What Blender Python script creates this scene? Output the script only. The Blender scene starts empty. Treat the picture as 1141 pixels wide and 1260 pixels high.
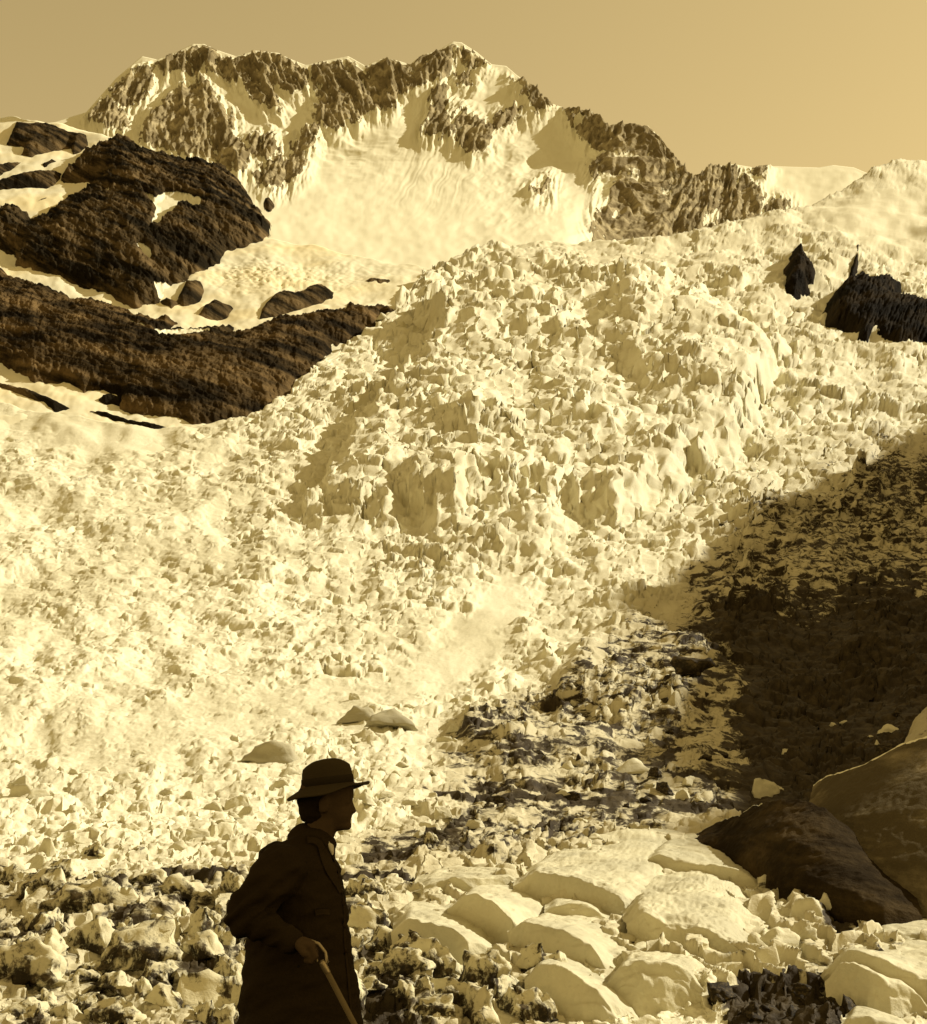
import bpy, bmesh, math, random, os
import numpy as np
from mathutils import Vector, Matrix

# ------------------------------------------------------------------ camera, sky, sun, exposure
SC = bpy.context.scene
COL = SC.collection
F_PX = 1657.0            # focal length in pixels of the 1141 px wide photograph
PITCH = math.radians(11.76)
CAM_Z = 1.62
cd = bpy.data.cameras.new('camera')
cam = bpy.data.objects.new('camera', cd)
COL.objects.link(cam)
cd.sensor_fit = 'HORIZONTAL'
cd.sensor_width = 36.0
cd.lens = 36.0 * F_PX / 1141.0
cd.clip_start = 0.1
cd.clip_end = 30000.0
cam.location = (0, 0, CAM_Z)
cam.rotation_euler = (math.pi / 2 + PITCH, 0, 0)
SC.camera = cam

SUN_AZ = math.radians(75.0)     # clockwise from straight ahead
SUN_EL = math.radians(38.0)
SUN_DIR = np.array([math.sin(SUN_AZ) * math.cos(SUN_EL), math.cos(SUN_AZ) * math.cos(SUN_EL), math.sin(SUN_EL)])

W = bpy.data.worlds.new('World')
SC.world = W
W.use_nodes = True
nt = W.node_tree
nt.nodes.clear()
sky = nt.nodes.new('ShaderNodeTexSky')
sky.sky_type = 'NISHITA'
sky.sun_disc = False
sky.sun_elevation = SUN_EL
sky.sun_rotation = SUN_AZ
sky.altitude = 900.0
sky.air_density = 1.0
sky.dust_density = 0.9
bw = nt.nodes.new('ShaderNodeHueSaturation')
bw.inputs['Saturation'].default_value = 0.0
tint = nt.nodes.new('ShaderNodeMix')
tint.data_type = 'RGBA'
tint.blend_type = 'MULTIPLY'
tint.inputs['Factor'].default_value = 1.0
tint.inputs['B'].default_value = (1.0, 0.73, 0.31, 1)
bg = nt.nodes.new('ShaderNodeBackground')
bg.inputs['Strength'].default_value = 0.142
wo = nt.nodes.new('ShaderNodeOutputWorld')
nt.links.new(sky.outputs[0], bw.inputs['Color'])
nt.links.new(bw.outputs[0], tint.inputs['A'])
nt.links.new(tint.outputs['Result'], bg.inputs['Color'])
nt.links.new(bg.outputs[0], wo.inputs[0])

sd = bpy.data.lights.new('sun', 'SUN')
sd.energy = 5.0
sd.angle = math.radians(0.53)
sd.color = (1.0, 0.94, 0.80)
sun = bpy.data.objects.new('sun', sd)
COL.objects.link(sun)
sun.rotation_euler = Vector((-SUN_DIR[0], -SUN_DIR[1], -SUN_DIR[2])).to_track_quat('-Z', 'Y').to_euler()

SC.view_settings.view_transform = 'Standard'
SC.view_settings.look = 'None'
SC.view_settings.gamma = 1.0
SC.view_settings.use_curve_mapping = False
SC.view_settings.exposure = 0.22
SC.cycles.max_bounces = 6
SC.cycles.diffuse_bounces = 4
SC.cycles.use_denoising = True

# ------------------------------------------------------------------ numpy helpers
CP, SP = math.cos(PITCH), math.sin(PITCH)


def P(u, v, d):
    """the place in the world that lies d metres ahead along the line of sight of photograph point (u, v)"""
    x = (np.asarray(u, float) - 570.5) / F_PX
    y = (630.0 - np.asarray(v, float)) / F_PX
    fy = CP - y * SP
    fz = SP + y * CP
    k = d / fy
    return np.stack(np.broadcast_arrays(x * k, d + 0 * k, fz * k + CAM_Z), -1)


def hsh(ix, iy, iz, seed):
    h = (ix.astype(np.int64) * 374761393 + iy.astype(np.int64) * 668265263 + iz * 2147483647 + seed * 974711) & 0xFFFFFFFF
    h = ((h ^ (h >> 13)) * 1274126177) & 0xFFFFFFFF
    h = ((h ^ (h >> 16)) * 2246822519) & 0xFFFFFFFF
    return h ^ (h >> 15)


def r01(h, k=0):
    h = ((h + k * 2654435761) * 2246822519) & 0xFFFFFFFF
    h = ((h ^ (h >> 15)) * 3266489917) & 0xFFFFFFFF
    return ((h ^ (h >> 16)) & 0xFFFFFF) / float(0xFFFFFF)


def perlin(x, y, seed=0):
    x0 = np.floor(x); y0 = np.floor(y)
    fx = x - x0; fy = y - y0
    ix = x0.astype(np.int64); iy = y0.astype(np.int64)
    ux = fx * fx * fx * (fx * (fx * 6 - 15) + 10)
    uy = fy * fy * fy * (fy * (fy * 6 - 15) + 10)

    def g(dx, dy):
        a = r01(hsh(ix + dx, iy + dy, 0, seed)) * 6.2831853
        return np.cos(a) * (fx - dx) + np.sin(a) * (fy - dy)
    a = g(0, 0); b = g(1, 0); c = g(0, 1); d = g(1, 1)
    return ((a + (b - a) * ux) * (1 - uy) + (c + (d - c) * ux) * uy) * 1.5


def fbm(x, y, o=4, seed=0, gain=0.5):
    s = 0; a = 1.0
    for i in range(o):
        s = s + a * perlin(x * 2 ** i + 17.3 * i, y * 2 ** i - 9.1 * i, seed + i)
        a *= gain
    return s


def ridged(x, y, o=4, seed=0, gain=0.5):
    s = 0; a = 1.0
    for i in range(o):
        s = s + a * (1 - 2 * np.abs(perlin(x * 2 ** i + 7.7 * i, y * 2 ** i + 3.3 * i, seed + i)))
        a *= gain
    return s


def perlin3(x, y, z, seed=0):
    return (perlin(x + 0.31 * z, y + 0.47 * z, seed) + perlin(y - 0.41 * x + 11, z + 0.37 * x, seed + 71) + perlin(z + 0.29 * y - 5, x - 0.33 * y, seed + 133)) * 0.62


def worley(x, y, seed=0, jit=0.95):
    """nearest-cell distance, next-nearest, the nearest cell's hash and the offset to its centre"""
    ix = np.floor(x).astype(np.int64); iy = np.floor(y).astype(np.int64)
    f1 = np.full(x.shape, 9.0); f2 = np.full(x.shape, 9.0)
    hid = np.zeros(x.shape, np.int64); ox = np.zeros(x.shape); oy = np.zeros(x.shape)
    for dx in (-1, 0, 1):
        for dy in (-1, 0, 1):
            h = hsh(ix + dx, iy + dy, 0, seed)
            cx = ix + dx + 0.5 + jit * (r01(h, 1) - 0.5)
            cy = iy + dy + 0.5 + jit * (r01(h, 2) - 0.5)
            ddx = x - cx; ddy = y - cy
            d = np.hypot(ddx, ddy)
            n = d < f1
            f2 = np.where(n, f1, np.minimum(f2, d))
            f1 = np.where(n, d, f1)
            hid = np.where(n, h, hid)
            ox = np.where(n, ddx, ox); oy = np.where(n, ddy, oy)
    return f1, f2, hid, ox, oy


def sstep(a, b, x):
    t = np.clip((x - a) / (b - a), 0, 1)
    return t * t * (3 - 2 * t)


def sdist(u, v, poly):
    """signed distance in photograph pixels to a polygon, positive inside"""
    p = np.asarray(poly, float)
    q = np.roll(p, -1, 0)
    best = np.full(u.shape, 1e9)
    ins = np.zeros(u.shape, bool)
    for (x1, y1), (x2, y2) in zip(p, q):
        ex, ey = x2 - x1, y2 - y1
        t = np.clip(((u - x1) * ex + (v - y1) * ey) / (ex * ex + ey * ey + 1e-9), 0, 1)
        best = np.minimum(best, (u - x1 - t * ex) ** 2 + (v - y1 - t * ey) ** 2)
        if y1 != y2:
            ins ^= ((y1 > v) != (y2 > v)) & (u < ex * (v - y1) / ey + x1)
    b = np.sqrt(best)
    return np.where(ins, b, -b)


def gauss(u, v, cu, cv, ru, rv, ang=0.0):
    c, s = math.cos(math.radians(ang)), math.sin(math.radians(ang))
    a = ((u - cu) * c + (v - cv) * s) / ru
    b = (-(u - cu) * s + (v - cv) * c) / rv
    return np.exp(-(a * a + b * b))


def grid_faces(nr, nc, keep=None):
    i = np.arange(nr * nc).reshape(nr, nc)
    q = np.stack([i[:-1, :-1], i[:-1, 1:], i[1:, 1:], i[1:, :-1]], -1).reshape(-1, 4)
    if keep is not None:
        q = q[keep.reshape(-1)]
    return q


def mesh_from(name, verts, quads, mat, smooth=True, attrs=None, parent=None):
    used = np.zeros(len(verts), bool); used[quads.ravel()] = True
    if not used.all():
        remap = np.cumsum(used) - 1
        verts = verts[used]; quads = remap[quads]
        if attrs:
            attrs = {k: a[used] for k, a in attrs.items()}
    me = bpy.data.meshes.new(name)
    n = quads.shape[1]
    me.vertices.add(len(verts)); me.vertices.foreach_set('co', np.ascontiguousarray(verts, np.float32).ravel())
    me.loops.add(quads.size); me.loops.foreach_set('vertex_index', np.ascontiguousarray(quads, np.int32).ravel())
    me.polygons.add(len(quads))
    me.polygons.foreach_set('loop_start', np.arange(0, quads.size, n, dtype=np.int32))
    me.polygons.foreach_set('loop_total', np.full(len(quads), n, np.int32))
    me.polygons.foreach_set('use_smooth', np.full(len(quads), smooth, bool))
    for k, a in (attrs or {}).items():
        at = me.attributes.new(k, 'FLOAT', 'POINT')
        at.data.foreach_set('value', np.ascontiguousarray(a, np.float32))
    me.update(calc_edges=True)
    me.materials.append(mat)
    o = bpy.data.objects.new(name, me)
    COL.objects.link(o)
    if parent is not None:
        o.parent = parent
    return o


def tag(o, label=None, cat=None, group=None, kind=None):
    if label: o['label'] = label
    if cat: o['category'] = cat
    if group: o['group'] = group
    if kind: o['kind'] = kind
    return o


# ------------------------------------------------------------------ materials
class NT:
    def __init__(s, name, rough=0.8, spec=0.3):
        s.m = bpy.data.materials.new(name); s.m.use_nodes = True
        s.t = s.m.node_tree
        s.b = s.t.nodes['Principled BSDF']
        s.b.inputs['Roughness'].default_value = rough
        s.b.inputs['Specular IOR Level'].default_value = spec * 0.5
        s.co = s.t.nodes.new('ShaderNodeTexCoord').outputs['Object']

    def n(s, typ, **kw):
        x = s.t.nodes.new(typ)
        for k, v in kw.items(): setattr(x, k, v)
        return x

    def link(s, a, b): s.t.links.new(a, b)

    def mapping(s, scale=(1, 1, 1), rot=(0, 0, 0)):
        x = s.n('ShaderNodeMapping', vector_type='TEXTURE')
        x.inputs['Scale'].default_value = tuple(1.0 / q for q in scale); x.inputs['Rotation'].default_value = rot
        s.link(s.co, x.inputs[0]); return x.outputs[0]

    def noise(s, scale, detail=5, rough=0.6, vec=None, dist=0.0):
        x = s.n('ShaderNodeTexNoise')
        x.inputs['Scale'].default_value = scale; x.inputs['Detail'].default_value = detail
        x.inputs['Roughness'].default_value = rough; x.inputs['Distortion'].default_value = dist
        s.link(vec if vec is not None else s.co, x.inputs['Vector']); return x.outputs[0]

    def attr(s, name):
        return s.n('ShaderNodeAttribute', attribute_name=name).outputs['Fac']

    def math(s, op, a, b=None, clamp=False):
        x = s.n('ShaderNodeMath', operation=op, use_clamp=clamp)
        for i, q in enumerate((a, b)):
            if q is None: continue
            if isinstance(q, (int, float)): x.inputs[i].default_value = q
            else: s.link(q, x.inputs[i])
        return x.outputs[0]

    def ramp(s, fac, lo, hi, a=0.0, b=1.0):
        x = s.n('ShaderNodeMapRange', interpolation_type='SMOOTHSTEP')
        s.link(fac, x.inputs['Value'])
        x.inputs['From Min'].default_value = lo; x.inputs['From Max'].default_value = hi
        x.inputs['To Min'].default_value = a; x.inputs['To Max'].default_value = b
        return x.outputs[0]

    def mix(s, fac, a, b):
        x = s.n('ShaderNodeMix', data_type='RGBA')
        if isinstance(fac, (int, float)): x.inputs['Factor'].default_value = fac
        else: s.link(fac, x.inputs['Factor'])
        for k, q in (('A', a), ('B', b)):
            if isinstance(q, tuple): x.inputs[k].default_value = (*q, 1)
            else: s.link(q, x.inputs[k])
        return x.outputs['Result']

    def bump(s, h, strength=0.5, dist=1.0):
        x = s.n('ShaderNodeBump'); x.inputs['Strength'].default_value = strength; x.inputs['Distance'].default_value = dist
        s.link(h, x.inputs['Height']); s.link(x.outputs[0], s.b.inputs['Normal'])

    def color(s, c):
        s.link(c, s.b.inputs['Base Color']); return s.m


SNOW = (0.73, 0.69, 0.485)
ICE = (0.63, 0.585, 0.39)
DIRT_SHADE = (0.030, 0.021, 0.009)


def mat_glacier():
    m = NT('glacier_ice', 0.75, 0.25)
    big = m.noise(0.02, 4, 0.6)
    fine = m.noise(0.55, 6, 0.65)
    d = m.attr('dirt')  # mask holds debris and painted shade together
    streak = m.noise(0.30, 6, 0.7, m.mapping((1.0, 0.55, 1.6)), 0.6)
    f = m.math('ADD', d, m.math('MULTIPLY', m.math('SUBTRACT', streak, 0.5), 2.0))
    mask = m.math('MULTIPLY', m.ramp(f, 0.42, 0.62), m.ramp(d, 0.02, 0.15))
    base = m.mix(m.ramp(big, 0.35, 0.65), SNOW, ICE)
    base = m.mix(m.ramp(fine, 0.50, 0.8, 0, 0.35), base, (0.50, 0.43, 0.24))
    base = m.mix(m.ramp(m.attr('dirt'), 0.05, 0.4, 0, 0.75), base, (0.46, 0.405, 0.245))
    dirt = m.mix(m.ramp(fine, 0.40, 0.70), DIRT_SHADE, (0.065, 0.048, 0.022))
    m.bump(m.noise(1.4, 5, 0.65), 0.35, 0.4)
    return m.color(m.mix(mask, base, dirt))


def mat_near_ice(name='ice_block_surface', dirty=0.5, scale=1.0, tone=(0.62, 0.57, 0.37)):
    m = NT(name, 0.6, 0.2)
    a = m.noise(0.8 * scale, 6, 0.7, m.mapping((1.0, 1.0, 0.35), (0.25, 0.15, 0)), 0.8)
    g = m.noise(0.35 * scale, 3, 0.5)
    b = m.noise(3.0 * scale, 6, 0.7)
    f = m.math('ADD', m.math('MULTIPLY', a, 0.55), m.math('ADD', m.math('MULTIPLY', b, 0.2), m.math('MULTIPLY', g, 0.25)))
    c = m.mix(m.ramp(g, 0.35, 0.7), tone, tuple(q * 0.78 for q in tone))
    c = m.mix(m.ramp(b, 0.50, 0.78, 0, 0.35), c, tuple(q * 0.55 for q in tone))
    d = m.mix(m.ramp(b, 0.45, 0.7), (0.022, 0.016, 0.007), (0.11, 0.082, 0.038))
    c = m.mix(m.ramp(f, 1 - dirty - 0.025, 1 - dirty + 0.035), c, d)
    m.bump(m.math('ADD', b, m.math('MULTIPLY', m.noise(14.0 * scale, 4, 0.6), 0.4)), 0.55, 0.12)
    return m.color(c)


def mat_snow():
    m = NT('snow', 0.7, 0.2)
    a = m.noise(0.012, 5, 0.6)
    c = m.mix(m.ramp(a, 0.35, 0.7), SNOW, (0.76, 0.665, 0.39))
    m.bump(m.noise(0.25, 5, 0.6), 0.15, 0.8)
    return m.color(c)


def mat_rock(name, dark, light, scale=1.0, snow=True, strata=(0.5, 0.5, 3.0), rot=(0, 0.5, 0), bump=6.0):
    m = NT(name, 0.95, 0.06)
    st = m.noise(0.035 * scale, 6, 0.6, m.mapping(strata, rot), 0.3)
    blot = m.noise(0.012 * scale, 4, 0.6)
    fine = m.noise(0.35 * scale, 5, 0.7)
    f = m.math('ADD', m.math('MULTIPLY', st, 0.72), m.math('ADD', m.math('MULTIPLY', blot, 0.18), m.math('MULTIPLY', fine, 0.10)))
    c = m.mix(m.ramp(f, 0.42, 0.68), dark, light)
    if snow:
        c = m.mix(m.ramp(m.math('ADD', m.attr('snow'), m.math('MULTIPLY', m.math('SUBTRACT', fine, 0.5), 0.5)), 0.45, 0.55), c, SNOW)
    hgt = m.math('ADD', st, m.math('MULTIPLY', fine, 0.4))
    if snow:
        hgt = m.math('MULTIPLY', hgt, m.ramp(m.attr('snow'), 0.3, 0.7, 1.0, 0.06))
    m.bump(hgt, 0.7, bump / scale)
    return m.color(c)


M_GLAC = mat_glacier()
M_SNOW = mat_snow()
M_MOUNT = mat_rock('mountain_rock_and_snow', (0.19, 0.150, 0.076), (0.50, 0.425, 0.245), 0.5, True, (1, 1, 1), (0, 0, 0), 4.0)  # rock tones lightened in place of haze over the distance
M_BUTT = mat_rock('buttress_rock', (0.011, 0.0080, 0.0033), (0.170, 0.116, 0.050), 1.0, True, (0.3, 0.3, 3.4), (0.1, 0.62, 0))
M_BAND = mat_rock('banded_rock', (0.011, 0.0075, 0.0030), (0.190, 0.124, 0.050), 1.0, True, (0.35, 0.35, 3.0), (0.1, 0.38, 0))
M_WALLR = mat_rock('unseen_spur_rock', (0.03, 0.022, 0.010), (0.11, 0.08, 0.035), 0.6, False)
M_BLACK = mat_rock('black_wet_rock', (0.008, 0.006, 0.003), (0.040, 0.028, 0.013), 1.0, True, (1.2, 1.2, 0.5), (0.3, 0.5, 0))
M_KNOLL2 = mat_rock('pale_knoll_rock', (0.085, 0.066, 0.033), (0.30, 0.245, 0.135), 7.0, True, (0.6, 0.6, 1.6), (0, 0.2, 0))  # lighter copy of the knoll rock, sunlight on its slope put into the colour
M_KNOLL = mat_rock('knoll_rock', (0.018, 0.012, 0.005), (0.095, 0.066, 0.029), 7.0, True, (0.6, 0.6, 1.6), (0, 0.2, 0))

# ------------------------------------------------------------------ how far the ground lies along each line of sight
_DV = np.array([150, 200, 250, 300, 350, 450, 550, 650, 750, 850, 900, 950, 1000, 1050, 1100, 1200, 1300, 1500, 1800], float)
_DD = np.array([1600, 1380, 1200, 1030, 880, 650, 480, 355, 265, 195, 163, 135, 112, 95, 82, 64, 55, 40, 26], float)


def Dg(v):
    return np.exp(np.interp(v, _DV, np.log(_DD)))


# ------------------------------------------------------------------ the glacier
def vtop(u):
    pu = [-150, 0, 60, 150, 237, 290, 331, 368, 403, 431, 461, 500, 545, 600, 660, 730, 800, 850, 900, 950, 1000, 1040, 1070, 1105, 1141, 1300]
    pv = [455, 500, 512, 530, 532, 520, 505, 478, 445, 424, 405, 372, 325, 303, 299, 297, 298, 291, 280, 266, 248, 230, 219, 204, 197, 180]
    return np.interp(u, pu, pv)


NC, NR = 830, 1010
uc = np.linspace(-95, 1236, NC)
q = np.linspace(0, 1, NR)
# more rows where the ice is seen at a grazing angle
qq = np.interp(q, [0, 0.012, 0.46, 0.60, 1.0], [1800, 1300, 1000, 860, 0])
U = np.broadcast_to(uc, (NR, NC))
VT = vtop(U)
tq = np.clip((860 - qq) / 860, 0, 1)[:, None]
V = np.where(qq[:, None] > 860, qq[:, None] + 0 * U, 860 - tq * (860 - (VT - 3)))
D = Dg(V)
B = P(U, V, D)
X, Y, Z = B[..., 0], B[..., 1], B[..., 2]
m_px = D / F_PX       # metres per photograph pixel

S_px = 21 + 22 * sstep(940, 1100, V) - 6 * sstep(450, 150, U) * sstep(430, 520, V) * sstep(1020, 900, V) \
    + 13 * gauss(U, V, 640, 520, 260, 190) - 8 * sstep(360, 290, V) + 6 * sstep(820, 1000, U) * sstep(460, 560, V)
A = 0.36 - 0.08 * sstep(430, 200, U) * sstep(480, 560, V) * sstep(1000, 880, V) + 0.10 * gauss(U, V, 640, 500, 240, 170) \
    + 0.06 * sstep(1020, 1090, V) + 0.30 * gauss(U, V, 1010, 650, 150, 70) + 0.2 * gauss(U, V, 1060, 820, 120, 120) + 0.15 * gauss(U, V, 820, 850, 130, 70)
A = A - 0.10 * sstep(360, 290, V)
# smooth lane of snow running down between the two streams
lane = sdist(U, V, [(625, 690), (648, 700), (640, 750), (612, 810), (560, 850), (480, 880), (300, 900), (150, 960), (60, 930), (220, 860), (420, 830), (540, 790), (590, 740)])
LANE = sstep(-14, 14, lane + 10 * perlin(U / 28, V / 20, 5))
A = A * (1 - (0.5 + 0.35 * sstep(480, 560, U)) * LANE)
# snow apron under the left rock band and the smooth top right snow
AP = sstep(0, -38, V - VT - 60 * sstep(330, 120, U)) * sstep(420, 300, U)
A = A * (1 - 0.75 * AP)
TR = sstep(-25, 15, sdist(U, V, [(1040, 235), (1141, 215), (1300, 200), (1300, 300), (1141, 300), (1075, 290), (1030, 275), (1000, 262)]))
A = A * (1 - 0.7 * TR)

H = np.zeros_like(D)
S = S_px * m_px
# patches where the ice is more or less broken up
PATCH = 0.85 + (0.35 + 0.45 * sstep(300, 480, U)) * fbm(U / 95 + 3, V / 60, 3, 88)
PATCH = np.clip(PATCH, 0.6, 1.5)
wx = X + 0.45 * S * fbm(U / 26.0, V / 18.0, 3, 41)
wy = Y + 0.45 * S * fbm(U / 26.0 + 31, V / 18.0 + 7, 3, 43)
for lev in range(8):
    s = 0.28 * 2 ** lev
    r = np.log2(s / S)
    w = np.where(r > 0.2, np.exp(-((r - 0.2) / 1.0) ** 2), np.exp(-((r - 0.2) / 2.0) ** 2))
    k = w > 0.05
    if not k.any():
        continue
    ca, sa = math.cos(0.5 + lev * 1.3), math.sin(0.5 + lev * 1.3)
    xx, yy = wx[k], wy[k]
    px = (xx * ca - yy * sa) / (s * 1.35)
    py = (xx * sa + yy * ca) / s
    f1, f2, hid, ox, oy = worley(px, py, 100 + lev)
    crack = r01(hid, 7) ** 3
    e = sstep(0.0, 0.30, f2 - f1)
    tx = (r01(hid, 3) - 0.5) * 2.2; ty = (r01(hid, 4) - 0.5) * 2.2
    h = (r01(hid, 5) ** 1.6 * 1.25 - 0.35) + tx * ox + ty * oy
    b = h * (0.45 + 0.55 * e) - 0.7 * crack * (1 - e)
    b = b + 0.48 * ridged(px * 1.3, py * 1.3, 3, 300 + lev)
    mod = np.clip(0.8 + 0.9 * perlin(px / 3.1 + 5, py / 3.1, 500 + lev), 0.05, 1.8)
    H[k] += w[k] * s * b * mod
H *= A * 0.62 * PATCH

# larger swells and steps of the icefall, in metres
mac = np.zeros_like(D)
def step_poly(poly, hpx, wdt, nz=9):
    sd_ = sdist(U, V, poly) + nz * fbm(U / 30, V / 30, 3, 77)
    return hpx * m_px * sstep(-wdt, wdt, sd_)
mac += step_poly([(540, 395), (520, 455), (480, 500), (430, 560), (385, 630), (430, 640), (500, 640), (560, 640), (640, 610), (760, 640), (900, 560), (960, 440), (820, 360), (640, 350)], 38, 17)
mac += step_poly([(520, 600), (580, 590), (660, 615), (700, 650), (670, 690), (600, 680), (530, 660), (500, 630)], 13, 12, 8)
mac += step_poly([(700, 800), (780, 765), (860, 800), (925, 850), (930, 880), (860, 870), (760, 880), (690, 880)], 16, 14, 8)
mac += step_poly([(560, 890), (700, 900), (850, 930), (960, 950), (900, 990), (760, 985), (620, 975)], 10, 12, 7)
mac += step_poly([(730, 420), (800, 400), (900, 420), (960, 470), (900, 520), (780, 500)], 16, 14, 8)
mac -= 30 * m_px * gauss(U, V, 1010, 860, 80, 100)
for cu, cv, ru, rv, hh in ((590, 375, 40, 14, 16), (680, 440, 45, 16, 16), (585, 548, 48, 24, 18), (760, 560, 70, 18, 14), (640, 645, 50, 24, 12), (560, 630, 26, 30, 14),
                           (1000, 690, 60, 30, 20), (940, 650, 30, 24, 18), (860, 690, 50, 20, 12), (480, 890, 26, 12, 8), (100, 812, 40, 10, 8), (460, 610, 40, 20, 10)):
    mac += hh * m_px * gauss(U, V, cu, cv, ru, rv, 12) * (1 + 0.5 * perlin(U / 18, V / 18, 9))
CRV = sstep(-30, 20, sdist(U, V, [(400, 640), (480, 500), (540, 400), (640, 330), (860, 310), (1000, 330), (1141, 450), (1141, 520), (950, 620), (820, 720), (640, 670), (520, 690)]))
cv = np.abs(fbm(U / 85 + 0.25 * fbm(U / 20, V / 20, 2, 6), V / 34 + U / 300, 2, 66))
mac -= 13 * m_px * CRV * sstep(0.055, 0.0, cv) * sstep(-0.1, 0.3, perlin(U / 60, V / 45, 68))
mac += 10 * m_px * fbm(U / 90, V / 45, 3, 61) * (1 - 0.6 * LANE)

G = B.copy()
HM = H + mac * sstep(1080, 960, V)
tiltn = 0.62 * sstep(1000, 800, V)          # the ice breaks out square to its slope rather than straight up
G[..., 1] -= HM * tiltn
G[..., 2] += HM * np.sqrt(1 - tiltn ** 2)
G[..., 0] += 0.5 * S * A * fbm(U / 14, V / 10, 3, 611)
# keep the far edge rounded off and tucked back behind its own crest
SLABZ = sstep(-12, 10, sdist(U, V, [(485, 1110), (560, 1075), (660, 1052), (735, 1024), (860, 1026), (950, 1090), (1010, 1130), (1030, 1175), (1250, 1150), (1250, 1240), (1040, 1250), (900, 1215), (820, 1235), (700, 1250), (600, 1190), (490, 1165)]))
# debris lying on the ice, and shade painted into the same mask
dirt = 0.10 * sstep(950, 1100, V)
dirt += 0.40 * sstep(1030, 1160, V + 70 * fbm(U / 70, V / 40, 3, 12)) * sstep(560, 460, U)
dirt += 0.50 * sstep(-30, 25, sdist(U, V, [(540, 900), (700, 830), (780, 770), (930, 760), (1000, 900), (960, 1000), (830, 1040), (640, 1060), (470, 1080), (430, 1040), (560, 1000)])) 
dirt += 0.52 * sstep(-50, 50, 30 * fbm(U / 50, V / 35, 3, 19) + sdist(U, V, [(800, 735), (960, 610), (1250, 520), (1250, 1150), (1000, 1150), (950, 1010), (935, 930), (930, 830), (870, 780)]))  # darkens the ice inside the spur's shadow, shade put into the colour
dirt += 0.50 * sstep(-40, 40, 25 * fbm(U / 40, V / 30, 3, 23) + sdist(U, V, [(930, 770), (1030, 740), (1250, 720), (1250, 1180), (1000, 1150), (950, 1010), (935, 930), (930, 830)]))  # second painted layer for the black hollow of that shadow
dirt += 0.25 * gauss(U, V, 1110, 560, 60, 50)  # further painted darkness near the upper edge of that shadow
dirt += 0.30 * sstep(1170, 1210, V) * sstep(440, 480, U) * sstep(720, 680, U)
dirt += 1.0 * sstep(-8, 8, 16 * fbm(U / 14, V / 10, 3, 27) + sdist(U, V, [(895, 1300), (890, 1250), (920, 1226), (960, 1232), (1010, 1222), (1040, 1240), (1060, 1300)]))  # painted dark patch in place of a ragged shadow on the ice
dirt += 0.6 * gauss(U, V, 1010, 1170, 22, 60) + 0.5 * gauss(U, V, 1110, 1250, 60, 18)  # more dark spots painted for the shadow low on the right
dirt += 0.75 * sstep(4, 0, np.abs(V - 1086 - 5 * perlin(U / 40, V * 0, 3))) * sstep(60, 110, U) * sstep(560, 480, U)
dirt += 0.5 * sstep(6, 0, np.abs(V - 975 - (U - 480) * 0.06 - 6 * perlin(U / 50, V * 0, 4))) * sstep(430, 500, U)
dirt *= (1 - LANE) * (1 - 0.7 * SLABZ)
dirt += 0.22 * SLABZ  # darker floor between the ridges
# long fractured ridges that run down to the right, each with a steep face toward the foot of the slope
ph = (V - 0.40 * U + 16 * fbm(U / 60, V / 30, 3, 71) + 900) / 25.0
fr = ph - np.floor(ph)
saw = np.where(fr < 0.80, 1 - 0.75 * fr / 0.80 * 0 - 0.9 * (0.80 - fr), 1.0 - (fr - 0.80) / 0.20 * 1.0)
saw = np.where(fr < 0.72, 0.25 + 0.75 * fr / 0.72, np.clip(1 - (fr - 0.72) / 0.14, 0, 1) * 0.98)
hgt_ = 0.75 + 0.5 * perlin(U / 45, np.floor(ph) * 1.7, 73)
SAW = SLABZ * saw * np.clip(hgt_, 0.1, 1.3)
G[..., 2] += SLABZ * (0.10 - 0.45 * H) + 0.95 * SAW

verts = G.reshape(-1, 3)
# a back edge that falls away behind the crest
back = G[-1].copy(); back[:, 1] += 60; back[:, 2] -= 25
back2 = G[-1].copy(); back2[:, 1] += 160; back2[:, 2] -= 220
verts = np.concatenate([verts, back, back2])
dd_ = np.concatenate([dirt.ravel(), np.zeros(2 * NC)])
glacier = mesh_from('glacier', verts, grid_faces(NR + 2, NC), M_GLAC, True, {'dirt': np.clip(dd_, 0, 1.3)})  # 'dirt' carries debris and painted shade
tag(glacier, 'broken white glacier ice pouring down to the foreground in a long icefall', kind='structure')


def on_ice(u, v):
    """a point of the broken ice surface near photograph point (u, v), and metres per pixel there"""
    j = int(np.clip(round((u + 95) / 1331 * (NC - 1)), 0, NC - 1))
    i = int(np.argmin(np.abs(V[:, j] - v)))
    return Vector(G[i, j]), float(m_px[i, j])

# ------------------------------------------------------------------ far mountains with the upper snowfield
RU = [-60, 60, 80, 106, 143, 175, 193, 217, 238, 251, 269, 290, 314, 343, 350, 376, 397, 429, 450, 468, 484, 505, 518, 539, 558, 568, 587, 605, 623, 637, 653, 676, 695, 726, 739, 747, 763, 784, 797, 810, 826, 850, 863, 876, 904, 928, 946, 972, 1007, 1025, 1051, 1070, 1100, 1200]
RV = [175, 152, 146, 138, 96, 69, 73, 64, 54, 54, 62, 69, 62, 65, 69, 80, 75, 69, 81, 73, 73, 79, 68, 62, 51, 52, 64, 79, 81, 93, 103, 126, 133, 135, 147, 155, 151, 155, 154, 166, 189, 216, 213, 205, 202, 206, 204, 205, 206, 203, 206, 214, 226, 240]
mnc, mnr = 980, 300
mu = np.broadcast_to(np.linspace(-40, 1180, mnc), (mnr, mnc))
mt = np.linspace(0, 1, mnr)[:, None]
rv = np.interp(mu, RU, RV)
mv = 400 + (rv - 400) * mt
md = np.interp(mv, [50, 130, 200, 225, 255, 290, 330, 400], [3700, 3350, 3000, 2700, 2100, 1550, 1200, 1050])
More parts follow.
